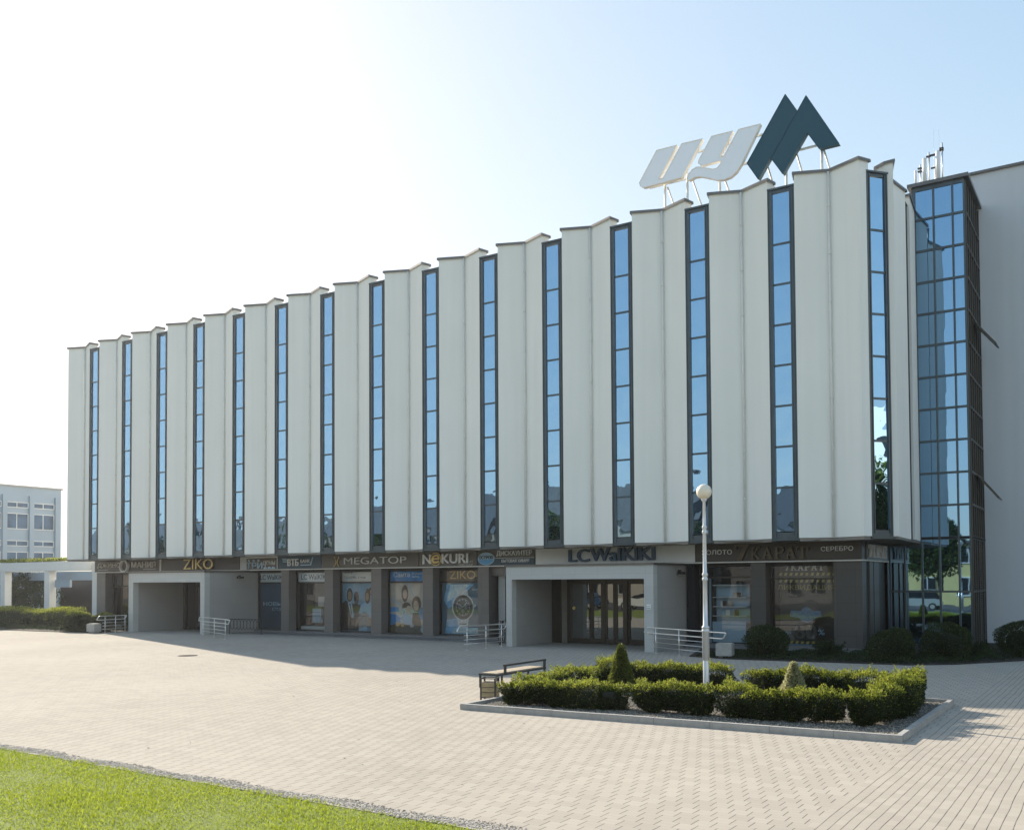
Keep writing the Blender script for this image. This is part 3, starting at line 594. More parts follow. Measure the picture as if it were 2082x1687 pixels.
w = MB(); w.box(TX0+.05,TY+.1,3.9,TX1-.1,TB,TZ-.02); w.box(-7.5,TY+.1,0,TX1-.1,TB,3.8); w.build('tower_core', MT['dark'], st)
for zt in (12.05,6.33):
    s_ = MB(); y0, y1 = YS[2]+.06, YS[4]-.06; a_ = R(38); Lh = 1.15; dx, dz = math.sin(a_)*Lh, -math.cos(a_)*Lh
    for (u0,u1,v0,v1) in ((0,1,0,.07),(0,1,.93,1),(0,.05,.07,.93),(.95,1,.07,.93)):
        ya, yb = y0+(y1-y0)*u0, y0+(y1-y0)*u1; A = [(TX1+.03+dx*v, y, zt+dz*v) for v in (v0,v1) for y in (ya,yb)]; T_ = (math.cos(a_)*.05, 0, math.sin(a_)*.05)
        B = [(p[0]+T_[0],p[1],p[2]+T_[2]) for p in A]; s_.add(A+B, [(0,1,3,2),(4,6,7,5),(0,4,5,1),(2,3,7,6),(0,2,6,4),(1,5,7,3)])
    o = s_.build('window_sash', MT['frame_b'], tw); q = MB()
    q.quad((TX1+.05,y0,zt),(TX1+.05,y1,zt),(TX1+.05+dx,y1,zt+dz),(TX1+.05+dx,y0,zt+dz)); q.build('pane', MT['pipe'], o)
# blank wing on the right
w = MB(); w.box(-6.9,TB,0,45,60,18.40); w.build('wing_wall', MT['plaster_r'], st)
c = MB(); c.box(-7.0,TB-.1,18.40,45.2,60.1,18.50); c.build('wing_cap', MT['cap'], st)
# ================================================================== ROOF SIGN
SY = 33.5
rs = thing('roof_sign', 'big slanted rooftop letters, pale mesh fronts and a dark teal double chevron', 'roof sign', (-12,33.7,16.2))
TS = [(-15.06,19.25),(-14.21,19.24),(-15.0,18.09),(-14.8,18.09),(-14.01,19.24),(-13.17,19.21),(-14.03,17.94),(-15.65,17.92),(-15.76,18.0),(-15.81,18.15)]
UU = [(-12.81,19.21),(-11.98,19.19),(-12.52,18.34),(-12.34,18.34),(-11.76,19.19),(-10.93,19.17),(-11.43,18.3),(-11.67,17.88),(-11.86,17.64),(-12.09,17.49),(-12.34,17.45),(-12.57,17.49),(-12.89,17.63),(-13.28,17.8),(-13.5,17.82),(-13.74,17.75),(-13.82,17.82),(-13.74,17.99),(-13.6,18.13),(-13.43,18.19),(-13.23,18.15),(-13.02,18.05),(-12.78,17.95),(-12.63,17.94),(-12.48,18.06),(-12.44,18.2),(-13.25,18.2),(-13.34,18.31),(-13.35,18.4)]
M1 = [(-10.01,20.0),(-9.6,19.29),(-11.04,17.14),(-11.46,17.84)]
M2 = [(-9.27,19.74),(-8.15,17.71),(-8.84,17.71),(-9.26,18.41),(-10.14,17.12),(-10.56,17.8)]
for pl_, mm, dp in ((TS,(MT['lgface'],MT['lgside']),.19),(UU,(MT['lgface'],MT['lgside']),.19),(M1,(MT['teal'],MT['teal']),.22),(M2,(MT['teal'],MT['teal']),.22)):
    pts = pl_ if dp == .19 else pl_
    b = MB(); b.prismY(pts, SY, SY+dp, 0, 1)
    # thin raised rim round the face
    for i in range(len(pts)):
        a, c = pts[i-1], pts[i]; b.bar((a[0],SY-.008,a[1]),(c[0],SY-.008,c[1]),.016,.022,1)
    b.build('letter', list(mm), rs)
b = MB()
for x_, zt in ((-14.85,18.2),(-13.92,18.2),(-12.62,18.0),(-10.1,18.1),(-8.83,18.0)):
    b.tube([(x_,SY+.3,15.3),(x_,SY+.3,zt)], .05, 8)
for x_, zt in ((-14.75,17.85),(-13.7,17.85),(-12.4,17.5),(-10.85,17.9),(-9.75,18.0),(-8.75,17.75)):
    b.tube([(x_,SY+.3,zt),(x_+.42,SY+1.9,15.3)], .035, 8)
for z_, xa, xb in ((17.98,-15.5,-8.3),(18.9,-14.6,-9.2)): b.bar((xa,SY+.3,z_),(xb,SY+.3,z_),.06,.07)
b.build('support_frame', MT['pipe'], rs)
# rooftop antennas
an = thing('rooftop_antennas', 'cluster of white panel antennas on steel poles behind the stair tower', 'antenna', (-6.6,42,18.5))
for x_, zt, r_ in ((-7.13,19.62,.05),(-6.78,20.05,.085),(-6.27,20.23,.085)):
    b = MB(); b.lathe([(.001,18.75),(r_,18.75),(r_,zt-.02),(r_*.8,zt),(.001,zt)], (x_,42), 16); b.build('antenna_panel', MT['white'], an)
for x_, zt, y_ in ((-6.96,19.86,42.1),(-6.62,20.3,42.1),(-6.45,19.84,42.5),(-6.11,20.56,42.1)):
    b = MB(); b.tube([(x_,y_,18.5),(x_,y_,zt)], .035, 8); b.build('pole', MT['steel'], an)
b = MB()
for x_, z_ in ((-6.96,19.68),(-6.96,19.55),(-6.62,20.1),(-6.11,20.32),(-6.11,20.24)): b.box(x_-.1,42.02,z_,x_+.06,42.16,z_+.035)
b.bar((-6.62,42.1,20.14),(-6.2,42.1,20.14),.05,.08); b.bar((-6.6,42.4,19.72),(-6.35,42.4,19.72),.05,.06); b.build('clamp', MT['iron'], an)
for x_ in (-6.57,-6.36):
    b = MB(); b.tube([(x_,43.0,18.5),(x_,43.0,21.6)], [.012,.004], 5); b.build('whip', MT['steel'], an)

# ================================================================== SHOP SIGNS
FY = 33.115
def sign(name, label, x0, x1, z0, z1, m, th=.05, parts=()):
    t = thing(name, label, 'sign', ((x0+x1)/2, FY, z0)); b = MB(); b.box(x0,FY-th,z0,x1,FY,z1)
    b.box(x0-.012,FY-th-.01,z0-.012,x1+.012,FY-.001,z0+.012,1); b.box(x0-.012,FY-th-.01,z1-.012,x1+.012,FY-.001,z1+.012,1)
    b.build('panel', [m, m], t); return t
SF = FY-.05
t = sign('shop_sign', 'leftmost dark fascia sign with pale letters split by a white ring', -51.0,-44.98,3.2,3.83, MT['sdark'])
text('ДЖИНС',-50.67,-48.5,3.40,3.70,SF,.05,MT['lgrey'],parent=t,off=.02); text('МАНИЯ',-47.45,-45.28,3.40,3.72,SF,.05,MT['lgrey'],parent=t,off=.02)
b = MB()
for i in range(40):
    a0, a1 = 2*math.pi*i/40, 2*math.pi*(i+1)/40; f_ = lambda a: (-48.05+.38*math.cos(a), 3.51+.35*math.sin(a)); g2 = lambda a: (-48.05+.32*math.cos(a), 3.51+.29*math.sin(a))
    b.prismY([f_(a0),f_(a1),g2(a1),g2(a0)], SF-.16, SF)
b.box(-50.66,SF-.02,3.30,-49.7,SF,3.315); b.box(-46.4,SF-.02,3.30,-45.3,SF,3.315); b.build('ring', MT['lwhite'], t)
b = MB(); b.box(-44.95,FY-.07,3.19,-44.83,FY,3.84); b.build('divider', MT['pipe'], t)
t = sign('shop_sign', 'dark brown fascia sign with tall gold letters above the smaller porch', -44.8,-38.45,3.2,3.83, MT['sdark'])
text('ZIKO',-42.81,-40.4,3.25,3.80,SF,.10,MT['gold'],parent=t,off=.01)
for xa_, xb_ in ((-38.42,-35.66),(-20.47,-13.50)): wp = MB(); wp.box(xa_,FY-.03,3.19,xb_,FY,3.84); wp.build('fascia_panel', MT['white'], st)
t = sign('shop_sign', 'small grey and blue discount shop sign with chunky letters beside the blue bank sign', -37.9,-35.72,3.2,3.74, MT['sgrey'])
text('ТРИ',-37.87,-36.71,3.24,3.55,SF,.04,MT['lblue'],parent=t,off=.03); text('цены',-36.65,-35.78,3.34,3.62,SF,.03,MT['lwhite'],parent=t,shear=.25)
b = MB()
for i, x_ in enumerate((-36.5,-36.2,-35.92)):
    b.prismY([(x_+.13*math.cos(math.pi*k_/10),3.205+.11*math.sin(math.pi*k_/10)) for k_ in range(11)], SF-.03, SF)
for x_ in (-37.7,-37.35,-37.0): b.prismY([(x_+.07*math.cos(2*math.pi*k_/12),3.64+.06*math.sin(2*math.pi*k_/12)) for k_ in range(12)], SF-.03, SF)
b.build('emblem', MT['lblue'], t)
t = sign('shop_sign', 'dark blue bank sign with white letters and a light blue line', -35.63,-32.62,3.2,3.84, MT['steal'])
text('ВТБ',-34.89,-34.15,3.34,3.67,SF,.05,MT['lwhite'],parent=t,off=.03); text('БАНК',-34.01,-33.38,3.48,3.64,SF,.03,MT['lwhite'],parent=t,off=.02)
b = MB()
for i in range(3): b.prismY([(-35.28+.03*i,3.70-.07*i),(-34.98+.03*i,3.70-.07*i),(-34.99+.03*i,3.665-.07*i),(-35.29+.03*i,3.665-.07*i)], SF-.03, SF)
b.build('emblem', MT['lblue'], t); b = MB()
b.prismY([(-34.0,3.39),(-33.35,3.39),(-33.2,3.74),(-33.14,3.74),(-33.3,3.35),(-34.0,3.35)], SF-.03, SF); b.build('swoosh', MT['lblue'], t)
t = sign('shop_sign', 'grey fascia sign with thin wide white capitals and a gold crossed-arc emblem', -32.60,-26.62,3.2,3.84, MT['sgrey'])
text('MEGATOP',-31.10,-27.31,3.36,3.67,SF,.05,MT['lwhite'],parent=t,off=-.012)
b = MB()
for cx_, sg in ((-31.82,1),(-31.34,-1)):
    P_ = [(cx_+sg*.20*math.cos(a), SF-.03, 3.48+.22*math.sin(a)) for a in [R(-75+15*i) for i in range(11)]]
    b.tube(P_, .026, 6); b.ball((cx_+sg*.11,SF-.03,3.71), .035, 8); b.build('emblem', MT['gold'], t); b = MB()
t = sign('shop_sign', 'grey fascia sign with fat white letters and a large gold letter e in an oval', -26.58,-23.43,3.2,3.87, MT['sgrey'])
text('N',-26.34,-25.9,3.31,3.72,SF,.06,MT['lwhite'],parent=t,off=.05); text('KURI',-25.27,-23.87,3.32,3.72,SF,.06,MT['lwhite'],parent=t,off=.045)
text('VAPE SHOP',-24.40,-23.62,3.215,3.28,SF,.02,MT['lgrey'],parent=t); text('e',-25.82,-25.38,3.33,3.70,SF,.09,MT['gold'],parent=t,off=.05,shear=.2)
text('.BY',-23.82,-23.6,3.33,3.42,SF,.02,MT['lgrey'],parent=t)
b = MB()
for i in range(36):
    a0, a1 = 2*math.pi*i/36, 2*math.pi*(i+1)/36; f_ = lambda a, q=0: (-25.60+(.31-q)*math.cos(a), 3.51+(.29-q)*math.sin(a))
    b.prismY([f_(a0),f_(a1),f_(a1,.035),f_(a0,.035)], SF-.07, SF)
b.build('ring', MT['gold'], t)
t = sign('shop_sign', 'discount shop sign with a round island badge, grey above and teal below', -23.38,-20.5,3.2,3.88, MT['sgrey'])
b = MB(); b.box(-23.37,SF-.02,3.2,-20.51,SF,3.49); b.box(-22.5,SF-.03,3.485,-20.51,SF,3.50,1); b.build('lower_panel', [MT['steal'], MT['lwhite']], t)
text('ДИСКАУНТЕР',-22.38,-20.62,3.56,3.80,SF,.04,MT['lwhite'],parent=t,off=.02); text('БЫТОВАЯ ХИМИЯ',-22.12,-20.75,3.31,3.44,SF-.02,.02,MT['lwhite'],parent=t,off=.02)
b = MB(); ell = lambda sx, sz, a0, a1, n_=24, cx_=-22.9, cz_=3.48: [(cx_+sx*math.cos(a0+(a1-a0)*i/n_), cz_+sz*math.sin(a0+(a1-a0)*i/n_)) for i in range(n_+(0 if a1-a0 > 6.2 else 1))]
b.prismY(ell(.43,.27,0,2*math.pi), SF-.06, SF, 0); b.prismY(ell(.40,.24,R(190),R(350)), SF-.065, SF-.06, 1); b.build('badge', [MT['lblue'], mat('sea_blue', (.10,.35,.62), .4)], t)
text('ОСТРОВ',-23.26,-22.55,3.46,3.60,SF-.065,.02,MT['navy'],parent=t,off=.02)
t = thing('shop_sign', 'large dark blue letters on the white fascia over the main entrance', 'sign', (-17,FY,3.2))
text('LC',-18.83,-17.92,3.28,3.77,FY-.03,.14,MT['lnavy'],parent=t,off=.03); text('WaIKIKI',-17.84,-15.10,3.30,3.79,FY-.03,.14,MT['lnavy'],parent=t,off=.05)
t = sign('shop_sign', 'black brown jewellery sign on the front of the right corner, wide bronze letters', -13.45,-7.53,3.2,3.84, MT['sdark'])
text('ЗОЛОТО',-13.2,-12.06,3.45,3.62,SF,.03,MT['lwhite'],parent=t,off=.01); text('СЕРЕБРО',-8.87,-7.80,3.49,3.65,SF,.03,MT['lwhite'],parent=t,off=.01)
SF2 = SF
def serif_word(items, z0, z1, tr, m, side=False, x_at=None, dep=.10, parent=None):
    """big slab-serif capitals: strokes and serifs as flat thick bars, one mesh"""
    b = MB(); H = z1-z0; cnt = [0]; dep0 = dep
    def P(poly, ox, w):
        pts = [(ox+u*w, z0+v*H) for u, v in poly]; cnt[0] += 1; dep = dep0+.0012*(cnt[0] % 7)
        if side: b.add([(x_at+d_, p[0], p[1]) for d_ in (0,dep) for p in pts], [tuple(range(len(pts)-1,-1,-1)), tuple(len(pts)+i for i in range(len(pts)))]+[(i,(i+1)%len(pts),len(pts)+(i+1)%len(pts),len(pts)+i) for i in range(len(pts))], 0)
        else: b.prismY(pts, SF2-dep, SF2)
    S = {'К':[[(.12,0),(.34,0),(.34,1),(.12,1)],[(0,0),(.46,0),(.46,.09),(0,.09)],[(0,.91),(.46,.91),(.46,1),(0,1)],[(.34,.45),(.72,.95),(.90,.95),(.50,.48),(.98,.05),(.74,.05),(.34,.42)],[(.62,.91),(1,.91),(1,1),(.62,1)],[(.62,0),(1,0),(1,.09),(.62,.09)]],
         'А':[[(.10,.03),(.28,.03),(.53,.80),(.48,1),(.42,1)],[(.42,1),(.60,1),(.92,.03),(.68,.03),(.46,.75)],[(.26,.27),(.74,.27),(.72,.38),(.28,.38)],[(0,0),(.38,0),(.38,.09),(0,.09)],[(.60,0),(1,0),(1,.09),(.60,.09)]],
         'Р':[[(.14,0),(.38,0),(.38,1),(.14,1)],[(0,0),(.52,0),(.52,.09),(0,.09)],[(0,.91),(.2,.91),(.2,1),(0,1)],[(.38,1),(.70,1),(.90,.93),(1,.74),(.90,.53),(.70,.45),(.38,.45),(.38,.54),(.64,.54),(.74,.62),(.78,.74),(.74,.86),(.64,.91),(.38,.91)]],
         'Т':[[(.38,0),(.62,0),(.62,1),(.38,1)],[(.24,0),(.76,0),(.76,.09),(.24,.09)],[(0,.88),(1,.88),(1,1),(0,1)],[(0,.66),(.09,.66),(.14,.88),(0,.88)],[(.91,.66),(1,.66),(1,.88),(.86,.88)]],
         '7':[[(0,.86),(1,.86),(1,1),(0,1)],[(0,.66),(.10,.66),(.18,.86),(0,.86)],[(.72,.88),(1,.88),(.52,0),(.14,0),(.40,.40)]]}
    for ch, xa, xb in items:
        for poly in S[ch]: P(poly, xa, xb-xa)
    return b.build('lettering', m, parent)
serif_word([('7',-11.94,-11.42)], 3.23,3.80,0,MT['brown'],parent=t)
kw_ = [('К',-11.36,-10.98),('А',-10.95,-10.53),('Р',-10.50,-10.12),('А',-10.12,-9.70),('Т',-9.70,-9.29)]
serif_word(kw_, 3.25,3.68,0,MT['brown'],parent=t)
t = thing('shop_sign', 'jewellery sign on the side of the corner, bronze letters facing the stair tower', 'sign', (-7.5,35,3.2))
b = MB(); b.box(-7.515,33.6,3.2,-7.48,37.0,3.83); b.build('panel', MT['sdark'], t)
serif_word([('7',33.8,34.2)]+[(c_,34.35+.45*i,34.35+.45*i+.40) for i, c_ in enumerate('КАРАТ')], 3.27,3.72,0,MT['lgrey'],side=True,x_at=-7.48,dep=.06,parent=t)

# ================================================================== WINDOW POSTERS
PY = 33.80
def poster(label, x0, x1, z0, z1, m, name='window_poster'):
    b = MB(); b.box(x0,PY-.004,z0,x1,PY,z1); return tag(b.build(name, m), label, 'poster')
def ell2(cx_, cz_, sx, sz, n_=18, a0=0, a1=2*math.pi): return [(cx_+sx*math.cos(a0+(a1-a0)*i/n_), cz_+sz*math.sin(a0+(a1-a0)*i/n_)) for i in range(n_)]
class Flat(MB):
    """printed shapes in thin layers"""
    def __init__(s): super().__init__(); s.k = 0
    def p(s, poly, m): s.k += 1; y = PY-.005-.0012*s.k; s.add([(x,y,z) for x,z in poly], [tuple(range(len(poly)))], m); return s
for i, (xa, xb) in enumerate(((-37.68,-35.56),(-34.92,-32.6))):
    t = thing('window_banner', ('grey shop name banner over the dark blue poster in the leftmost poster window','grey shop name banner above the clear display window')[i], 'banner', ((xa+xb)/2,PY,2.54))
    b = MB(); b.box(xa,PY-.004,2.54,xb,PY,3.07); b.build('panel', mat('banner_grey', (.66,.72,.75), .5), t)
    text('LC WaIKIKI', (-37.68,-34.72)[i], (-35.98,-32.95)[i], 2.66, 2.91, PY-.004, .004, MT['navy'], parent=t, off=.02)
t = thing('window_poster', 'dark navy new season poster with pale lettering', 'poster', (-36.5,PY,.2))
b = MB(); b.box(-37.68,PY-.004,.18,-35.55,PY,2.46); b.build('panel', mat('poster_navy', (.025,.085,.15), .4, 0, .3, 1.2), t)
text('НОВЫЙ',-37.45,-35.72,1.33,1.58,PY-.004,.004,MT['lblue'],parent=t,off=.02); text('сезон',-36.8,-35.72,1.08,1.24,PY-.004,.004,MT['lblue'],parent=t,off=-.005)
t = thing('window_banner', 'white banner with small dark lettering above the young people poster', 'banner', (-31,PY,2.54))
b = MB(); b.box(-31.93,PY-.004,2.54,-29.98,PY,3.1); b.build('panel', MT['white'], t)
text('Shelly',-31.80,-31.25,2.91,3.07,PY-.004,.004,MT['navy'],parent=t); text('ТЦ «ЦУМ», 3 этаж',-31.80,-30.42,2.67,2.80,PY-.004,.004,MT['navy'],parent=t,off=.005)
b = Flat(); m_sky, m_dark, m_skin, m_lt, m_hair, m_pat, m_skin2 = 0,1,2,3,4,5,6
b.p([(-31.93,.18),(-29.98,.18),(-29.98,2.47),(-31.93,2.47)],0)
b.p(ell2(-31.02,1.75,.16,.32),4); b.p([(-31.18,1.5),(-30.75,1.42),(-30.62,.7),(-30.75,.2),(-31.3,.2),(-31.3,1.4)],1)           # person behind
b.p([(-31.93,1.5),(-31.72,1.62),(-31.4,1.6),(-31.2,1.42),(-31.08,.9),(-31.1,.2),(-31.93,.2)],1)
b.p(ell2(-31.45,1.92,.25,.40),3); b.p(ell2(-31.45,1.90,.20,.34),4); b.p(ell2(-31.44,1.86,.13,.22),2)
b.p([(-31.57,1.52),(-31.33,1.55),(-31.18,.95),(-31.2,.82),(-31.33,.80),(-31.40,1.0)],3); b.p([(-31.47,1.5),(-31.40,1.5),(-31.28,.95),(-31.33,.9)],1)
b.p([(-30.88,1.0),(-30.72,1.42),(-30.5,1.55),(-30.1,1.55),(-29.98,1.2),(-29.98,.75),(-30.35,.75),(-30.6,1.0)],3)
b.p(ell2(-30.3,1.85,.17,.37),4); b.p(ell2(-30.32,1.82,.10,.20),2); b.p(ell2(-30.12,2.08,.12,.18),4); b.p(ell2(-30.07,2.05,.07,.12),2)
b.p([(-30.9,.85),(-30.55,1.12),(-30.2,1.0),(-30.15,.45),(-30.3,.3),(-30.85,.32)],5); b.p([(-30.3,.8),(-30.0,.85),(-29.99,.25),(-30.12,.3)],2); b.p([(-30.95,.80),(-31.1,.45),(-31.02,.35),(-30.88,.7)],2)
b.p([(-30.85,.3),(-30.35,.42),(-30.3,.2),(-30.85,.19)],3)
tag(b.build('window_poster', [mat('print_blue_grey', (.24,.42,.54), .4, 0, .2, 2), MT['sdark'], mat('print_skin', (.42,.30,.20), .5, 0, .2, 6), MT['lblue'], mat('print_hair', (.09,.075,.06), .5), mat('print_pattern', (.36,.34,.32), .5, 0, .6, 14), MT['gold']]), 'poster of young people, one in a hood, against a grey blue ground', 'poster')
t = thing('window_banner', 'bright blue banner with white round lettering above the family poster', 'banner', (-28,PY,2.54))
b = MB(); b.box(-28.9,PY-.004,2.54,-26.9,PY,3.1); b.build('panel', MT['blue'], t)
text('Санта',-28.70,-27.73,2.74,2.97,PY-.004,.004,MT['lwhite'],parent=t,off=.02); text('Вкусный\nвыбор',-27.6,-27.0,2.68,2.95,PY-.004,.004,MT['lwhite'],parent=t)
b = Flat()
b.p([(-28.9,.18),(-26.9,.18),(-26.9,2.47),(-28.9,2.47)],0); b.p([(-27.9,2.47),(-27.82,2.47),(-27.4,1.75),(-27.48,1.75)],1); b.p([(-28.9,1.80),(-28.3,1.45),(-28.3,1.40),(-28.9,1.72)],1)
b.p([(-28.9,1.35),(-28.4,1.35),(-28.35,1.15),(-28.9,1.1)],2); b.p([(-28.9,1.05),(-28.5,1.0),(-28.1,.7),(-28.2,.55),(-28.9,.45)],2); b.p([(-27.3,1.3),(-26.9,1.35),(-26.9,.8),(-27.2,.8)],2)
b.p(ell2(-28.02,1.98,.20,.40),3); b.p(ell2(-28.0,1.95,.13,.22),4)
b.p(ell2(-27.92,1.36,.26,.22),3); b.p([(-28.35,.5),(-28.2,1.3),(-27.4,1.35),(-27.2,.5)],5); b.p(ell2(-27.78,1.25,.15,.18),4)
b.p(ell2(-27.32,1.5,.27,.36),3); b.p(ell2(-27.35,1.42,.16,.24),4); b.p([(-27.55,1.1),(-27.2,1.1),(-27.0,.45),(-27.6,.45)],3); b.p([(-28.15,.95),(-27.95,1.05),(-27.6,.85),(-27.65,.55),(-28.1,.55)],1)
b.p([(-28.9,.5),(-28.5,.58),(-27.0,.5),(-26.9,.3),(-26.9,.18),(-28.9,.18)],6); b.p(ell2(-28.45,.56,.14,.11),7); b.p(ell2(-28.15,.52,.10,.09),7); b.p(ell2(-27.6,.5,.12,.08),5)
b.p([(-27.0,.18),(-26.9,.3),(-26.9,.75),(-27.1,.3)],1)
tag(b.build('window_poster', [mat('print_sand', (.68,.62,.54), .4, 0, .15, 2), MT['lblue'], MT['blue'], mat('print_brown_hair', (.20,.15,.11), .5, 0, .3, 9), mat('print_faces', (.72,.56,.45), .5, 0, .15, 6), mat('print_clothes', (.55,.63,.68), .5, 0, .5, 9), mat('print_table', (.17,.15,.10), .5, 0, .3, 4), MT['gold']]), 'poster of a laughing family of three at a table with fruit', 'poster')
# watch poster
t = thing('window_banner', 'grey banner with thin gold capitals above the watch poster', 'banner', (-24.8,PY,2.54))
b = MB(); b.box(-25.9,PY-.004,2.5,-23.5,PY,3.1); b.build('panel', MT['sgrey'], t); text('ZIKO',-25.45,-24.02,2.63,2.99,PY-.004,.006,MT['gold'],parent=t)
b = Flat(); b.p([(-25.86,.18),(-23.52,.18),(-23.52,2.47),(-25.86,2.47)],0); b.p([(-25.6,2.40),(-24.1,2.40),(-24.7,1.9),(-25.5,1.3),(-25.75,1.7)],1); b.p([(-25.4,2.38),(-24.3,2.38),(-25.0,1.9),(-25.6,1.6)],2)
b.p([(-25.6,.8),(-25.0,.9),(-24.4,.6),(-24.5,.2),(-25.7,.2)],1); b.p([(-25.2,.45),(-23.6,.5),(-23.6,.22),(-25.3,.22)],2)
b.p([(-24.93,2.18),(-24.47,2.18),(-24.40,1.85),(-25.0,1.85)],3); b.p([(-25.02,.85),(-24.38,.85),(-24.45,.42),(-24.95,.42)],3); b.p([(-24.9,.66),(-24.5,.66),(-24.5,.62),(-24.9,.62)],4)
b.p([(-24.1,1.36),(-23.98,1.42),(-23.98,1.5),(-24.1,1.52)],3); b.p(ell2(-24.70,1.38,.60,.60,32),3); b.p(ell2(-24.70,1.38,.54,.54,32),4); b.p(ell2(-24.70,1.38,.40,.40,32),5); b.p(ell2(-24.70,1.38,.34,.34,32),4)
for (dx_, dz_) in ((-.16,0),(.16,0),(0,-.17)): b.p(ell2(-24.70+dx_,1.38+dz_,.10,.10,16),5)
for k_ in range(12):
    a_ = math.pi*k_/6; c_, s_ = math.cos(a_), math.sin(a_); q = .012; b.p([(-24.7+.30*c_-q*s_,1.38+.30*s_+q*c_),(-24.7+.38*c_-q*s_,1.38+.38*s_+q*c_),(-24.7+.38*c_+q*s_,1.38+.38*s_-q*c_),(-24.7+.30*c_+q*s_,1.38+.30*s_-q*c_)],6)
for a_, l_ in ((R(142),.26),(R(42),.33)):
    c_, s_ = math.cos(a_), math.sin(a_); q = .018; b.p([(-24.7-q*s_,1.38+q*c_),(-24.7+l_*c_-q*s_,1.38+l_*s_+q*c_),(-24.7+l_*c_+q*s_,1.38+l_*s_-q*c_),(-24.7+q*s_,1.38-q*c_)],6)
o = tag(b.build('window_poster', [mat('print_slate', (.13,.21,.27), .4, 0, .15, 1.5), mat('print_splash', (.24,.50,.72), .4, 0, .4, 3), mat('print_pale_splash', (.62,.78,.88), .4, 0, .3, 4), mat('print_silver', (.72,.76,.78), .3, .2, .3, 12), mat('print_dial', (.07,.065,.06), .4), mat('print_dial_ring', (.22,.25,.27), .4), MT['lwhite']]), 'poster of a big steel chronograph wristwatch over blue water', 'poster')
text('EDIFICE',-24.16,-23.62,2.12,2.20,PY-.03,.003,MT['lwhite'],parent=o); text('CASIO',-23.95,-23.62,2.03,2.09,PY-.03,.003,MT['lwhite'],parent=o)
# display in the clear window
def display(label, x0, x1, items):
    t = thing('window_display', label, 'display', ((x0+x1)/2, 34.3, .2)); b = MB(); b.box(x0,33.95,.15,x1,34.9,.33); b.box(x0,34.95,.2,x1,35.0,2.9,1); b.build('stand', [MT['white'], MT['plinth']], t)
    for (x_, z0_, w_, h_, m_) in items:
        q = MB(); q.box(x_-w_/2,34.35,z0_,x_+w_/2,34.5,z0_+h_); q.build('showcard', m_, t)
display('pale display stand and cards behind the clear shop window', -34.9,-32.6, [(-34.2,.5,.6,.7,MT['lblue']),(-33.3,.4,.7,1.1,MT['white']),(-33.9,1.3,.4,.5,MT['lgrey'])])
# jewellery shop windows
kd = thing('display_shelves', 'pale shelves with jewellery cards behind the glass near the main entrance', 'shelves', (-12.5,34.2,0))
b = MB(); b.box(-13.2,34.0,.2,-11.9,34.5,.95); b.box(-13.2,34.45,.95,-11.9,34.5,2.35); b.build('cabinet', MT['lblue'], kd)
b = MB()
for z_ in (1.15,1.5,1.85,2.3): b.box(-13.2,34.05,z_,-11.9,34.44,z_+.03)
b.build('shelf', MT['white'], kd)
for i in range(9):
    x_ = -13.0+random.random()*.95; z_ = (1.18,1.53,1.88)[i % 3]; b = MB(); b.box(x_,34.1,z_,x_+.16,34.14,z_+.14+.1*random.random()); b.build('showcard', [MT['white'], MT['wood_l'], MT['brown']][i//3], kd)
b = MB(); b.box(-13.55,34.0,.15,-13.25,34.06,2.6); tag(b.build('curtain', MT['lblue']), 'pale blue curtain strip at the left edge of the jewellery window', 'curtain')
PY = 33.80
t = thing('window_poster', 'sale lettering, hazard stripes and blue fan on the corner shop window', 'poster', (-9.6,PY,.2))
text('ЛИКВИДАЦИЯ',-10.63,-8.62,2.12,2.33,PY-.004,.003,mat('dull_gold_print', (.40,.33,.10), .5),parent=t,off=.01)
b = Flat()
for i in range(11):
    x_ = -10.58+.19*i
    for z0_ in (2.66,2.42): b.p([(x_,z0_),(x_+.09,z0_),(x_+.12,z0_+.10),(x_+.03,z0_+.10)],0)
for i in range(6): b.p([(-10.40+.19*i,.24),(-10.30+.19*i,.24),(-10.26+.19*i,.34),(-10.36+.19*i,.34)],0)
b.p([(-10.2,1.20),(-10.15,1.42),(-9.8,1.40),(-9.72,1.5),(-9.6,1.56),(-9.5,1.5),(-9.4,1.42),(-9.1,1.42),(-9.08,1.22),(-9.3,1.16),(-9.42,1.05),(-9.6,.98),(-9.78,1.05),(-9.88,1.16)],1)
b.p(ell2(-9.65,.66,.5,.34,24),2); b.p([(-10.45,.17),(-9.3,.17),(-9.3,.23),(-10.45,.23)],1); b.build('printed_shapes', [mat('hazard_yellow', (.55,.46,.14), .5), mat('fan_blue', (.16,.27,.38), .5, 0, .3, 12), MT['black']], t)
text('80',-10.02,-9.27,.42,.93,PY-.04,.003,MT['sgrey'],parent=t,off=.05); text('%',-9.21,-8.98,.57,.76,PY-.04,.003,MT['lblue'],parent=t,off=.01); text('до',-10.36,-10.16,.56,.66,PY-.04,.003,MT['lblue'],parent=t,off=.01)
t2 = thing('window_banner', 'faint silver shop name across the top of the corner shop window', 'banner', (-9.6,PY,2.8))
_sf = SF2; SF2 = PY; serif_word([('7',-10.36,-10.2)]+[(c_,-10.15+.24*i,-10.15+.24*i+.22) for i, c_ in enumerate('КАРАТ')], 2.84,3.10,0,MT['lgrey'],dep=.004,parent=t2); SF2 = _sf
b = MB(); b.box(-10.8,34.6,.2,-8.55,34.65,3.0); tag(b.build('back_panel', MT['sgrey']), 'dark grey partition closing the corner shop window from inside', 'partition')
ls = thing('shop_sign', 'grey board with black blot emblem inside the far left shop window', 'sign', (-48,33.8,2.4)); b = MB(); b.box(-49.9,33.78,2.4,-44.2,33.82,3.08); b.build('panel', MT['plinth'], ls)
b = Flat(); PY_ = PY; PY = 33.775
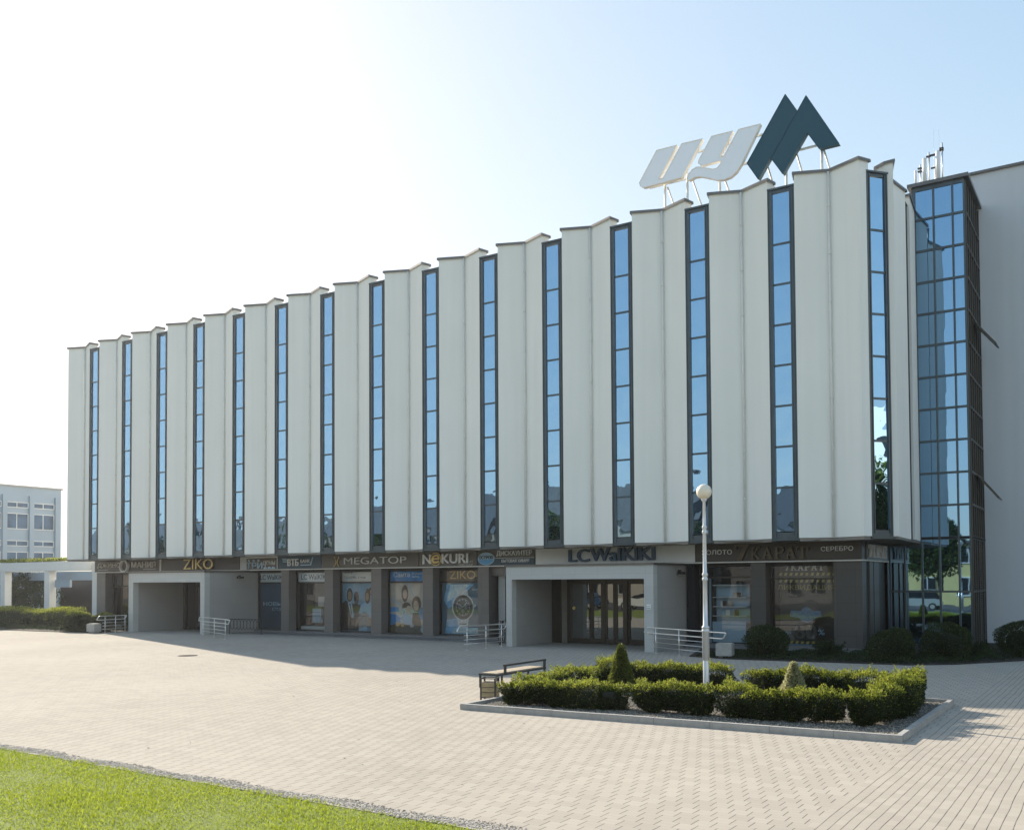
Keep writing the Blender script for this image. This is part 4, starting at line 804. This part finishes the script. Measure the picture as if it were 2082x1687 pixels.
for (x_, z_, r_) in ((-47.2,2.62,.16),(-46.9,2.8,.1),(-47.0,2.5,.08),(-46.6,2.72,.13),(-46.2,2.8,.09)): b.p(ell2(x_,z_,r_*1.3,r_,9),0)
b.build('emblem', MT['black'], ls); PY = PY_

# ================================================================== STREET FURNITURE
def rail(label, A, B_, posts, ext0, ext1, hs=(.87,.68), mids=(.53,.37,.21), group=None):
    """stainless handrail loop from plan point A to B with posts at fractions of its length"""
    t = thing('handrail', label, 'handrail', (*A, 0), 'stainless handrails beside the entrance ramps'); A, B_ = Vector(A), Vector(B_); d = (B_-A); L_ = d.length; d.normalize()
    P = lambda s, z: (A.x+d.x*s, A.y+d.y*s, z)
    h1, h0 = hs; lp = []; r_ = .05; k_ = .14
    corners = [(-ext0,h1-.0,1),(L_+ext1,h1,1),(L_+ext1-.16,h0,1),(-ext0-.16+.0,h0,1)]
    # rounded slanted loop
    loop = []
    for i in range(4):
        a, c, e = corners[i-1], corners[i], corners[(i+1) % 4]; cv = Vector((c[0],c[1])); u = (Vector((a[0],a[1]))-cv).normalized(); w = (Vector((e[0],e[1]))-cv).normalized()
        for q in range(5): tt = q/4; p = (cv+u*.07*(1-tt)**2+w*.07*tt**2); loop.append(P(p.x,p.y))
    loop.append(loop[0]); b = MB(); b.tube(loop, .023, 8, caps=False); b.build('hand_loop', MT['steel'], t)
    for s_ in posts:
        b = MB(); b.tube([P(s_,0),P(s_,h1-.02)], .018, 8); q = P(s_,0); b.lathe([(.045,0),(.045,.008),(.02,.012)], (q[0],q[1]), 12); b.build('post', MT['steel'], t)
    for z_ in mids:
        b = MB(); b.tube([P(posts[0]-.18,z_),P(posts[-1]+.12,z_)], .011, 6); b.build('crossbar', MT['steel'], t)
    return t
rail('sunlit handrail left of the smaller porch, nearest the round bushes', (-43.5,28.75),(-43.8,30.2), [.05,.75,1.4], .35,.05)
rail('shaded handrail slanting out from the right pillar of the smaller porch', (-37.6,30.0),(-33.75,28.35), [.35,2.2,3.9], .25,.35)
rail('shaded handrail on the left of the main entrance, in front of the bicycle', (-20.47,28.2),(-20.3,30.4), [.05,1.15,2.1], .38,.25)
rail('shaded handrail slanting out from the right pillar of the main entrance behind the lamp pole', (-14.0,30.3),(-10.9,28.45), [.25,1.6,3.1], .3,.45)
def block(label, x, y, rz):
    t = thing('concrete_bin', label, 'litter bin', (x,y,0), 'rounded concrete bins'); s_ = .26
    poly = []; 
    for cx_, cy_, a0 in ((1,1,0),(-1,1,90),(-1,-1,180),(1,-1,270)):
        for i in range(4): a_ = R(a0+30*i); poly.append((cx_*(s_-.05)+.05*math.cos(a_), cy_*(s_-.05)+.05*math.sin(a_)))
    ro = lambda p, k_=1: (x+k_*(p[0]*math.cos(rz)-p[1]*math.sin(rz)), y+k_*(p[0]*math.sin(rz)+p[1]*math.cos(rz)))
    b = MB(); b.prism([ro(p) for p in poly], .08, .46); b.prism([ro(p,.93) for p in poly], .461, .485); b.build('body', MT['conc'], t); b = MB(); b.prism([ro(p,.72) for p in poly], 0, .08); b.build('foot', MT['kerb'], t)
block('rounded concrete bin by the sunlit handrail and round bushes', -44.15,28.6,.2); block('rounded concrete bin in the shade behind the lamp pole', -10.98,29.35,.15)
# street lamp
lx, ly = -7.53, 19.0
t = thing('street_lamp', 'pale grey lamp post with a cream globe standing in the flower bed', 'street lamp', (lx,ly,0))
b = MB(); b.lathe([(.064,0),(.064,.80),(.060,.81),(.060,.83),(.075,.84),(.075,1.42),(.083,1.43),(.083,1.46),(.076,1.47),(.076,1.50),(.082,1.51),(.082,1.53),(.052,1.56),(.046,2.50),(.062,2.52),(.062,2.55),(.048,2.57),(.048,2.60),(.062,2.62),(.062,2.65),(.043,2.68),(.038,3.50),(.052,3.52),(.052,3.55),(.040,3.57),(.040,3.60),(.052,3.62),(.052,3.65),(.035,3.68),(.031,4.18),(.05,4.20),(.065,4.235),(.06,4.25),(.0001,4.25)], (lx,ly), 28); b.build('pole', MT['lamp'], t)
b = MB(); b.ball((lx,ly,4.395), .163, 24); b.build('lamp_globe', MT['globe'], t)
# slatted litter bin
t = thing('litter_bin', 'small square wooden slat litter bin in a dark frame by the bed corner', 'litter bin', (-11.62,16.45,0))
cx_, cy_, w_, rz = -11.45, 16.62, .155, R(20)
ro = lambda u, v: (cx_+u*math.cos(rz)-v*math.sin(rz), cy_+u*math.sin(rz)+v*math.cos(rz))
b = MB(); C4 = [(-w_,-w_),(w_,-w_),(w_,w_),(-w_,w_)]
for u, v in C4: q = ro(u,v); b.prism([ (q[0]+dx_,q[1]+dy_) for dx_,dy_ in ((-.014,-.014),(.014,-.014),(.014,.014),(-.014,.014))], 0, .47)
for i in range(4):
    p, q = ro(*C4[i]), ro(*C4[(i+1)%4]); b.bar((*p,.462),(*q,.462),.022,.02); b.bar((*p,.06),(*q,.06),.022,.02)
b.build('frame', MT['iron'], t)
for i in range(4):
    p, q = Vector(ro(*C4[i])), Vector(ro(*C4[(i+1)%4])); d = (q-p).normalized()
    for z_ in (.12,.225,.33):
        b = MB(); n_ = Vector((d.y,-d.x))*.0; b.bar((*(p+d*.016),z_),(*(q-d*.016),z_),.02,.092); b.build('slat', MT['wood'], t)
b = MB(); pp = [ro(u*.86,v*.86) for u, v in C4]; b.prism(pp, .07, .372); b.build('liner', MT['black'], t)
# bench
t = thing('bench', 'low bench with pale wooden seat and dark frame beside the flower bed', 'bench', (-12.7,19.5,0)); bx0, bx1, by0, by1 = -13.0,-12.45,18.4,20.6
b = MB()
for y_ in (by0+.03,by0+.95,by1-.03):
    for x_ in (bx0+.03,bx1-.03): b.box(x_-.02,y_-.02,0,x_+.02,y_+.02,.31)
b.box(bx0,by0,.29,bx0+.04,by1,.335); b.box(bx1-.04,by0,.29,bx1,by1,.335); b.box(bx0+.04,by0,.29,bx1-.04,by0+.04,.335); b.box(bx0+.04,by1-.04,.29,bx1-.04,by1,.335); b.build('frame', MT['iron'], t)
b = MB()
for i in range(4): b.box(bx0+.05+.11*i,by0+.045,.318,bx0+.15+.11*i,by1-.045,.352)
b.build('seat', MT['wood_l'], t)
b = MB(); b.box(bx1-.03,by0+.3,.336,bx1+.02,by0+.35,.50); b.box(bx1-.03,by1-.1,.336,bx1+.02,by1-.05,.50); b.box(bx1-.035,by0+.28,.50,bx1+.025,by1-.03,.545); b.build('backrest', MT['iron'], t)
# bicycle rack
t = thing('bicycle_rack', 'dark bicycle rack with a row of curved hoops beside the smaller porch', 'bicycle rack', (-36,31.4,0))
b = MB(); rx0, rx1, ry = -37.2,-34.95,31.4; b.tube([(rx0,ry,0),(rx0,ry,.74),(rx1,ry,.74),(rx1,ry,0)], .02, 8); b.build('frame', MT['iron'], t)
for i in range(9):
    x_ = rx0+.18+i*.235; b = MB(); b.tube([(x_+.16*math.cos(a_)*.5, ry-.18*math.cos(a_)-.0, .48+.24*math.sin(a_)) for a_ in [2*math.pi*k_/16 for k_ in range(17)]], .012, 6, caps=False); b.build('hoop', MT['iron'], t)
# bicycle leaning by the main entrance
t = thing('bicycle', 'dark bicycle parked behind the handrail left of the main entrance', 'bicycle', (-21.2,31.6,0))
def wheel(cx_, cy_, r_, ang):
    b = MB(); ca, sa = math.cos(ang), math.sin(ang); P_ = [(cx_+r_*math.cos(a_)*ca, cy_+r_*math.cos(a_)*sa, r_+.01+r_*math.sin(a_)) for a_ in [2*math.pi*k_/28 for k_ in range(29)]]; b.tube(P_, .016, 6, caps=False); o = b.build('wheel', MT['rubber'], t)
    b = MB()
    for k_ in range(14): a_ = 2*math.pi*k_/14; b.tube([(cx_,cy_,r_+.01),(cx_+(r_-.01)*math.cos(a_)*ca, cy_+(r_-.01)*math.cos(a_)*sa, r_+.01+(r_-.01)*math.sin(a_))], .0022, 3)
    b.tube([(cx_-.04*sa,cy_+.04*ca,r_+.01),(cx_+.04*sa,cy_-.04*ca,r_+.01)], .02, 8); b.build('spokes', MT['steel'], o)
ba = R(-65); bc, bs = math.cos(ba), math.sin(ba); bo = (-21.35,32.0); W = lambda u, z, l=0: (bo[0]+u*bc-l*bs, bo[1]+u*bs+l*bc, z)
for u_ in (0,.98): q = W(u_,0); wheel(q[0], q[1], .33, ba)
b = MB()
for p, q in (((.0,.34),(.42,.30)),((.42,.30),(.34,.78)),((.36,.70),(.84,.72)),((.42,.30),(.86,.66)),((.0,.34),(.36,.70)),((.84,.80),(.98,.34))): b.tube([W(*p),W(*q)], .016, 6)
b.build('frame', mat('bicycle_paint', (.10,.13,.15), .35, .3), t)
b = MB(); b.tube([W(.84,.80),W(.82,.90),W(.84,.92,.0)], .014, 6); b.tube([W(.76,.94,-.26),W(.86,.95,-.2),W(.86,.94,0),W(.86,.95,.2),W(.76,.94,.26)], .012, 6); b.tube([W(.86,.95,.2),W(.9,1.08,.22),W(.84,1.12,.2)], .005, 5); b.build('handlebar', MT['black'], t)
b = MB(); b.tube([W(.34,.78),W(.335,.84)], .013, 6); b.tube([W(.22,.87),W(.34,.86),W(.48,.87)], [.055,.045,.015], 8); b.build('saddle', MT['black'], t)
b = MB(); b.tube([W(.42,.30,-.06),W(.42,.30,.06)], .015, 6); b.tube([W(.42,.30,.06),W(.50,.16,.07)], .01, 6); b.tube([W(.42,.30,-.06),W(.34,.44,-.07)], .01, 6); b.build('crank', MT['steel'], t)

# ================================================================== PERGOLA AND LINK BUILDING
t = thing('pergola', 'white concrete pergola with square posts and a deep beam at the far left', 'pergola', (-55,32,0))
for x_ in (-67.0,-61.75,-56.66,-51.62):
    b = MB(); b.box(x_,33.3,0,x_+.56,33.75,3.32 if x_ < -52 else 3.9); b.build('post', MT['white'], t)
b = MB(); b.box(-72,33.25,3.32,-51.64,33.8,3.88); b.build('beam', MT['white'], t)
b = MB()
for x_ in (-66,-61.7,-56.9,-52.0): b.box(x_,33.81,3.36,x_+.4,39.5,3.7)
b.build('cross_beam', MT['white'], t)
b = MB(); b.box(-72,37.9,2.75,-51.3,38.3,3.3); b.box(-56.0,33.6,2.3,-54.4,33.75,2.75); b.build('rear_beam', MT['neigh'], t)
def sh_ivy(rng, n):
    x = rng.uniform(-72,-51.7,n); P = np.stack([x, rng.uniform(33.2,33.85,n), 3.90+.20*rng.random(n)*(.4+.6*np.sin(x*2.1)**2)],1); return P, np.tile(np.array([0,0,1.]),(n,1))
tag(foliage('trailing_plants', sh_ivy, 9000, .10, .05, [M_TIP, M_BOX], 21, tip=lambda P, N_, r: r.random(len(P)) < .35, spread=.8), 'fresh green trailing plants growing along the pergola beam', 'climbing plant')
lb = thing('link_building', 'low dark glazed building with yellow wall panels behind the pergola', 'building', (-60,44,0))
b = MB(); b.box(-90,44,0,-51.3,56,3.9); b.build('wall', MT['sdark'], lb)
for i, (xa, xb, m_) in enumerate(((-58.6,-57.6,MT['yel']),(-57.0,-55.4,MT['yel']),(-55.0,-53.4,MT['lgrey']))): b = MB(); b.box(xa,43.9,.3,xb,43.98,2.3); b.build('wall_panel', m_, lb)
for xa in (-64,-61.5,-59.2,-57.2,-55.2,-53.2): b = MB(); b.box(xa,43.8,0,xa+.22,43.97,3.4); b.build('mullion', MT['black'], lb)
b = MB(); b.box(-90,43.7,3.0,-51.3,43.9,3.9); b.build('roof_band', MT['neigh'], lb)
# neighbouring three storey block
nb = thing('office_block', 'blue grey three storey office block with paired windows at the far left', 'building', (-72,36,0))
b = MB(); b.box(-92,27.2,0,-70.15,42.55,9.85); b.build('wall', MT['neigh'], nb)
b = MB(); b.box(-92.1,27.1,9.85,-70.05,42.65,9.97); b.build('roof_edge', MT['conc'], nb)
for i in range(8):
    y_ = 42.1-2.06*i; b = MB(); b.box(-70.15,y_-.12,0,-69.92,y_+.22,9.2); b.build('pier', MT['neigh'], nb)
for i in range(7):
    ya, yb = 42.0-2.06*(i+1)+.24, 42.0-2.06*i-.04
    for fl in range(3):
        zb = 6.65-2.9*fl
        for (z0_, z1_) in ((zb,zb+1.2),(zb+1.62,zb+2.05)):
            f = MB(); t_ = .05; X_ = -70.15
            f.box(X_,ya,z0_,X_+.06,yb,z0_+t_); f.box(X_,ya,z1_-t_,X_+.06,yb,z1_)
            for q in (ya,(ya+yb)/2-.03,yb-.05): f.box(X_,q,z0_+t_,X_+.06,q+.05,z1_-t_)
            o = f.build('window', MT['white'], nb); g_ = MB(); 
            for (q0,q1) in ((ya+.03,(ya+yb)/2),((ya+yb)/2,yb-.03)): j_ = random.uniform(-.012,.012); g_.quad((X_+.02,q0,z0_+.03),(X_+.02+j_,q1,z0_+.03),(X_+.02+j_,q1,z1_-.03),(X_+.02,q0,z1_-.03))
            g_.build('pane', M_NGL, o)
# ================================================================== PLANTS
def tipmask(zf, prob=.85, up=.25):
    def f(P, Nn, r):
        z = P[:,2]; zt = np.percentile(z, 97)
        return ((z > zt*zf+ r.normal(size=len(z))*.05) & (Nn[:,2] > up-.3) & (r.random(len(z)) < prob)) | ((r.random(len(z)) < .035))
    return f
def shrub(name, label, cat, x, y, sx, sy, sz, n, mats, seed, tip=None, ln=.05, wd=.02, p=2.6, amp=.14, group=None, zoff=0, upb=.5, core=True, fine=.10, sprigs=0):
    t = thing(name, label, cat, (0,0,0), group)
    foliage('foliage', blob(sx,sy,sz,p,amp=amp,fine=fine,sprigs=sprigs), n, ln, wd, mats, seed, tip=tip, parent=t, upb=upb)
    if core: core_blob('inner_twigs', sx*.60, sy*.60, sz*.66, M_TWIG, parent=t, p=p, zc=sz*.44)
    t.location = (x,y,zoff); return t
# hedge shrubs: four originals, the rest are copies
HG = 'clipped yew shrubs of the flower bed hedge'
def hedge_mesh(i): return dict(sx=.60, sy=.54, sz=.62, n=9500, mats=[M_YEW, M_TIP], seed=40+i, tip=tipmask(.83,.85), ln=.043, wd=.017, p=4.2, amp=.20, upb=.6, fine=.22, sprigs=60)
protos = []
H = []   # x, y, height scale, row
nx = [-10.34,-9.86,-9.38,-8.88,-8.38,-7.62,-7.16,-6.62,-5.92,-5.44,-4.90,-4.36,-3.78]
for i, x in enumerate(nx): u = (x+10.34)/6.44; H.append((x+random.uniform(-.03,.03), 15.98+u*.66+random.uniform(-.05,.05), 0.74+.12*u+random.uniform(-.05,.06), 'near', i))
fx = [-10.35,-9.85,-9.33,-8.82,-8.30,-7.72,-6.72,-6.20,-5.66,-5.12,-4.58,-4.06]
for i, x in enumerate(fx): H.append((x+random.uniform(-.04,.04), 20.0+random.uniform(-.05,.05), .83+random.uniform(-.06,.07), 'far', i))
for i in range(6): H.append((-10.40+random.uniform(-.03,.03), 16.6+i*.56, .74+random.uniform(-.04,.05), 'left', i))
for i in range(6): H.append((-3.60+random.uniform(-.03,.03), 17.2+i*.54, .92+random.uniform(-.06,.06), 'right', i))
rowname = {'near':'front hedge row counted from the left','far':'rear hedge row counted from the left','left':'left hedge side counted from the front','right':'right hedge side counted from the front'}
for j, (x, y, s_, row, i) in enumerate(H):
    lab = '%s clipped yew shrub in the %s' % (ORD[i], rowname[row])
    if len(protos) < 5:
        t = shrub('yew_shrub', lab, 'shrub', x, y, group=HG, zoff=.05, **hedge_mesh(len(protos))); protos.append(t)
    else:
        t = copy_tree(protos[j % 5]); t['label'] = lab; t.location = (x,y,.05)
    t.rotation_euler = (0,0,(0 if row in ('near','far') else math.pi/2)+(math.pi if j % 2 else 0)+random.uniform(-.15,.15)); w_ = random.uniform(.92,1.02)
    t.scale = (w_, w_, s_)
def cone_shape(r0, h):
    def f(rng, n):
        u = rng.random(n)**.72; z = h*(1-u)**1.0; a = rng.random(n)*6.283; rr = r0*np.interp(z/h, [0,.12,.35,.6,.85,.95,1], [.86,1,.78,.52,.27,.20,.04]); rr = rr*(1+.07*np.sin(a*5+z*14)+.05*np.sin(a*9-z*31))
        k = rr*(1-.35*rng.random(n)**1.7); P = np.stack([k*np.cos(a),k*np.sin(a),z],1); D = np.stack([np.cos(a),np.sin(a),np.full(n,.35)],1); return P, D
    return f
def cone_tree(label, x, y, r0, h, mats, seed, tip):
    t = thing('dwarf_conifer', label, 'conifer', (0,0,0)); foliage('foliage', cone_shape(r0,h), 11000, .042, .02, mats, seed, tip=tip, parent=t, upb=.3, spread=.5)
    b = MB(); b.lathe([(.001,0),(r0*.72,0),(r0*.75,h*.12),(r0*.4,h*.5),(r0*.1,h*.92),(.001,h*.93)], (0,0), 16); b.build('inner_twigs', M_TWIG, t); t.location = (x,y,.05)
cone_tree('tall narrow green dwarf conifer rising behind the front hedge left of the lamp', -9.48, 18.9, .31, 1.05, [M_CON, M_TIP], 61, lambda P, N_, r: r.random(len(P)) < .12)
cone_tree('pale variegated dwarf conifer with a topknot right of the lamp', -5.71, 19.1, .28, .80, [M_VAR, M_CON], 62, lambda P, N_, r: r.random(len(P)) < .10)
# bushes by the corner shop and under the wing
BG = 'dark rounded bushes below the stair tower'
def bushN(label, x, y, s, h, seed, n=12000, mats=None, tip=None, ln=.052, wd=.022, p=2.4, amp=.15, name='round_bush'):
    return shrub(name, label, 'bush', x, y, s, s, h, n, mats or [M_BOX, M_CON], seed, tip=tip or (lambda P, N_, r: r.random(len(P)) < .10), ln=ln, wd=wd, p=p, amp=amp)
bushN('round dark bush left of the jewellery corner window', -9.75, 29.9, 1.15, .98, 71)
bushN('round dark bush just right of the building corner', -5.98, 30.2, 1.18, 1.0, 72); bushN('large round dark bush in front of the stair tower glazing', -4.72, 31.6, 1.28, 1.1, 73); bushN('round dark bush in front of the blank wall at the right edge', -2.98, 34.1, 1.25, 1.12, 74)
def juniper(label, x, y, s, h, seed):
    t = thing('juniper', label, 'shrub', (0,0,0)); rng = np.random.default_rng(seed); V = []; Fs = []; o = 0
    for k_ in range(60):
        a = rng.random()*6.28; el = rng.uniform(.25,1.4); L_ = s*rng.uniform(.45,.75)*(1 if el < .8 else .9); n_ = 110; u = rng.random(n_)
        d = np.array([math.cos(a)*math.cos(el), math.sin(a)*math.cos(el), math.sin(el)*h/s*1.5]); P = d[None]*u[:,None]*L_ + rng.normal(size=(n_,3))*.02; P[:,2] += .05+.05*np.sin(u*3)
        Vv, Ff = leaves(P, np.tile(d,(n_,1))+rng.normal(size=(n_,3))*.5, .06, .018, rng); V.append(Vv); Fs.append(Ff+o); o += len(Vv)
    np_mesh('foliage', np.concatenate(V), np.concatenate(Fs), [M_BOX], None, t); t.location = (x,y,0)
juniper('low spiky juniper in front of the sale window', -7.95, 30.3, .95, .62, 81); juniper('low spiky juniper between the two dark bushes on the right', -4.0, 33.0, .9, .5, 82)
# bushes far left
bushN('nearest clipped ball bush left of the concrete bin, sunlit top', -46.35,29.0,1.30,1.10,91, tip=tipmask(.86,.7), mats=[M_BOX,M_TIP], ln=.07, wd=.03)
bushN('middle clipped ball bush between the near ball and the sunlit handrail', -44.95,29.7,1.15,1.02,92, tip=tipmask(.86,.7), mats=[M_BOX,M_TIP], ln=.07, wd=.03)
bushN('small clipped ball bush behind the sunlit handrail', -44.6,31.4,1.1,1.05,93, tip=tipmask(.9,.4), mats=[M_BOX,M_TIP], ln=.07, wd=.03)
lp = None
for i in range(9):
    x_ = -49.3-1.25*i; lab = '%s bush from the right in the clipped hedge before the pergola' % ORD[i]
    if lp is None: lp = shrub('hedge_bush', lab, 'bush', x_, 30.6, 1.5, 1.6, 1.0, 7000, [M_BOX,M_TIP], 95, tip=tipmask(.85,.8), ln=.075, wd=.032, p=3.2, amp=.16, group='clipped hedge before the pergola'); t = lp
    else: t = copy_tree(lp); t['label'] = lab; t.location = (x_, 30.6+.06*(i % 3), 0)
    t.rotation_euler = (0,0,1.3*i); t.scale = (1,1,random.uniform(.95,1.12))
def tree(name, label, x, y, h, cr, seed, mats, n=9000, th=None, ln=.28, zc=None, ch=None):
    t = thing(name, label, 'tree', (0,0,0)); rng = np.random.default_rng(seed); b = MB(); th = th or h*.35
    ch = ch or (h-th*.7); zc = zc or (h-ch/2)
    b.tube([(0,0,0),(.04,.02,th*.6),(-.03,.05,th),(0,0,zc)], [h*.022,h*.018,h*.014,h*.006], 9)
    for k_ in range(9):
        a = 6.28*k_/9+rng.random(); z0_ = th*rng.uniform(.7,1.3); l_ = cr*rng.uniform(.5,.85); b.tube([(0,0,z0_),(math.cos(a)*l_*.5,math.sin(a)*l_*.5,z0_+l_*.45),(math.cos(a)*l_,math.sin(a)*l_,z0_+l_*1.0)], [h*.009,h*.006,h*.002], 6)
    b.build('trunk', MT['bark'], t)
    C = rng.normal(size=(26,3)); C /= np.linalg.norm(C,axis=1,keepdims=True); C *= rng.uniform(.35,.85,(26,1)); C = C*np.array([cr,cr,ch/2])+np.array([0,0,zc]); rad = rng.uniform(.25,.45,26)*cr
    w = rng.integers(0,26,n); D = rng.normal(size=(n,3)); D /= np.linalg.norm(D,axis=1,keepdims=True); P = C[w]+D*(rad[w]*(.6+.4*rng.random(n)))[:,None]
    V, Fc = leaves(P, D+rng.normal(size=(n,3))*.7, ln, ln*.6, rng); np_mesh('crown', V, Fc, mats, (rng.random(n) < .3), t); t.location = (x,y,0)
tree('broadleaf_tree', 'dark leafy tree seen under the pergola beam at the far left', -67.0, 38.0, 3.3, 2.3, 101, [M_TREE, M_BOX], 9000, ln=.14, th=.8, ch=3.2, zc=1.8)

# ================================================================== ACROSS THE STREET (seen mirrored in the glass)
tree('broadleaf_tree', 'dark tree across the lawn, mirrored in the tower glass', -12.6, -7.0, 8.2, 3.2, 102, [M_TREE, M_BOX], 12000)
tree('broadleaf_tree', 'tall sunlit tree right of the square, mirrored in the corner window', 15.5, 30.6, 8.6, 3.0, 103, [M_TREE, M_TY], 12000)
tree('broadleaf_tree', 'street tree mirrored in the main entrance doors', -31, -9, 7.5, 3.0, 104, [M_TREE, M_BOX], 9000)
tree('broadleaf_tree', 'street tree mirrored in the middle strip windows', -44, -11, 9.0, 3.6, 105, [M_TREE, M_TY], 9000)
tree('broadleaf_tree', 'street tree mirrored in the poster windows', -62, -10, 8.0, 3.2, 106, [M_TREE, M_BOX], 9000)
tree('broadleaf_tree', 'bare-topped street tree mirrored in the left strip windows', -78, -14, 9.5, 3.4, 107, [M_TREE, M_TY], 8000)
def house(label, x0, x1, y0, y1, h, rh, wm, rm, wins=0, side='y'):
    t = thing('house', label, 'building', ((x0+x1)/2,(y0+y1)/2,0)); b = MB(); b.box(x0,y0,0,x1,y1,h); b.build('wall', wm, t)
    if rh > 0:
        ym = (y0+y1)/2; r_ = MB(); e = .4; r_.add([(x0-e,y0-e,h-.15),(x1+e,y0-e,h-.15),(x1+e,y1+e,h-.15),(x0-e,y1+e,h-.15),(x0-e,ym,h+rh),(x1+e,ym,h+rh)], [(0,1,5,4),(2,3,4,5),(0,4,3),(1,2,5),(0,3,2,1)]); o = r_.build('roof', rm, t)
        c = MB(); c.box(x0+2,ym-.4,h+rh*.3,x0+2.8,ym+.4,h+rh+.9); c.build('chimney', MT['granite'], o)
    n_ = wins; k_ = 0
    while k_ < n_:
        xa = x0+(x1-x0)*(k_+.3)/n_; xb = x0+(x1-x0)*(k_+.7)/n_; z_ = 1.0
        while z_+1.6 < h: f = MB(); f.box(xa,y1,z_,xb,y1+.06,z_+1.5); f.box((xa+xb)/2-.04,y1+.06,z_,(xa+xb)/2+.04,y1+.08,z_+1.5,1); f.box(xa-.1,y1,z_-.1,xb+.1,y1+.1,z_,1); f.box(xa-.1,y1,z_+1.5,xb+.1,y1+.1,z_+1.6,1); f.build('window', [MT['carglass'], MT['white']], t); z_ += 3.0
        k_ += 1
house('yellow low house with dark windows across the street', -22, -4, -36, -26, 5.8, 0, MT['yel'], MT['roof'], 5)
b = MB(); b.box(-22.4,-36.4,5.8,-3.6,-25.6,6.15); tag(b.build('flat_roof', MT['cap']), 'overhanging dark roof slab of the yellow house', 'roof')
house('grey gabled house left of the yellow one across the street', -35,-24.5,-38,-27,8.2,3.8,mat('house_grey', (.34,.34,.33), .8),MT['cap'],4)
house('cream gabled house second from the right across the street', -60,-38,-38,-27,8.6,4.6,mat('house_cream', (.50,.44,.36), .8),MT['roof'],6)
house('brown gabled house in the middle of the street', -88,-63,-40,-28,8.4,4.6,mat('house_brown', (.30,.24,.19), .8),MT['cap'],7)
house('pale grey gabled house second from the left across the street', -116,-91,-40,-28,7.6,3.8,mat('house_pale_grey', (.45,.45,.44), .8),MT['roof'],7)
house('tan gabled house at the far left end of the street', -156,-119,-40,-28,7.8,4.0,mat('house_tan', (.40,.33,.25), .8),MT['cap'],9)
tree('broadleaf_tree', 'street tree at the far left end of the street', -104, -12, 9.5, 3.6, 108, [M_TREE, M_BOX], 8000)
# sunlit apartment block towards +X (mirrored in the corner window)
ap = thing('apartment_block', 'white and yellow apartment block sunlit on its left side', 'building', (66,16,0)); b = MB(); b.box(60,8,0,74,40,18.5); b.build('wall', MT['white'], ap)
for i in range(6):
    for fl in range(5): f = MB(); f.box(59.9,10+5.2*i,1.2+3.4*fl,60.0,12.2+5.2*i,2.9+3.4*fl); f.build('window', MT['carglass'], ap)
for i in range(3): f = MB(); f.box(59.6,13.2+10.4*i,.5,60.0,14.8+10.4*i,17); f.build('stair_strip', MT['yel'], ap)
def car(label, x, y, rz, paint, van=False, group='cars parked along the street'):
    t = thing('parked_car', label, 'car', (0,0,0), group); L_, Wd = (4.4,1.75); hr = 1.62 if van else 1.42; T_ = MB()
    prof = [(-2.2,.35),(-2.2,.78),(-1.95,.92),(-1.15,1.0),(1.55,1.0),(2.05,.88),(2.2,.70),(2.2,.35)]
    for s0, s1, a0 in ((-.875,.875,0),): T_.prismY(prof, s0, s1)
    T_.build('body', paint, t); cb = MB(); pr = [(-1.1,1.0),(-.45,hr),(1.1 if not van else 1.6,hr),(1.95 if van else 1.7,1.0)]
    cb.prismY([(x_*1.0,z_) for x_, z_ in pr], -.72, .72); cb.build('windows', MT['carglass'], t)
    r_ = MB(); r_.prismY([(-.5,hr-.03),(-.42,hr+.03),(1.1 if not van else 1.62,hr+.03),(1.18 if not van else 1.72,hr-.05)], -.70,.70); r_.build('roof', paint, t)
    for wx in (-1.35,1.35):
        for sy in (-.80,.80): w_ = MB(); w_.tube([(wx,sy-.11,.33),(wx,sy+.11,.33)], .33, 20); o = w_.build('wheel', MT['rubber'], t); q = MB(); q.tube([(wx,sy-.12,.33),(wx,sy+.12,.33)], .19, 16); q.build('rim', MT['steel'], o)
    for sy in (-.6,.6): q = MB(); q.box(-2.22,sy-.18,.68,-2.16,sy+.18,.82); q.build('headlight', MT['white'], t)
    t.location = (x,y,0); t.rotation_euler = (0,0,rz); return t
car('silver estate car parked across the lawn, mirrored in the tower glass', -14.6,-7.6,0,MT['silver'],True)
car('white hatchback parked at the kerb, mirrored in the entrance doors', -34.5,-6.4,.0,MT['white'],False)
car('dark blue car parked at the kerb left of the white hatchback', -40.5,-6.3,.0,MT['cblue'],False)
car('silver car parked furthest left along the street', -52.5,-6.4,.0,MT['silver'],False)

# ================================================================== AIR
hz = MB(); hz.box(-175,-46,-1.0,82,64,23.5); o = hz.build('haze', []) ; o['kind'] = 'stuff'; o['label'] = 'thin added haze standing in for the glare of the low sun'  # air volume added to stand in for the veil of lens flare
hm = bpy.data.materials.new('haze_air'); hm.use_nodes = True; hn = hm.node_tree.nodes; hn.remove(hn['Principled BSDF'])
pv = hn.new('ShaderNodeVolumePrincipled'); pv.inputs['Color'].default_value = (.93,.95,1,1); pv.inputs['Density'].default_value = HAZE_D; pv.inputs['Anisotropy'].default_value = .6
hm.node_tree.links.new(pv.outputs[0], hn['Material Output'].inputs['Volume']); o.data.materials.append(hm)
SC.cycles.volume_bounces = 0
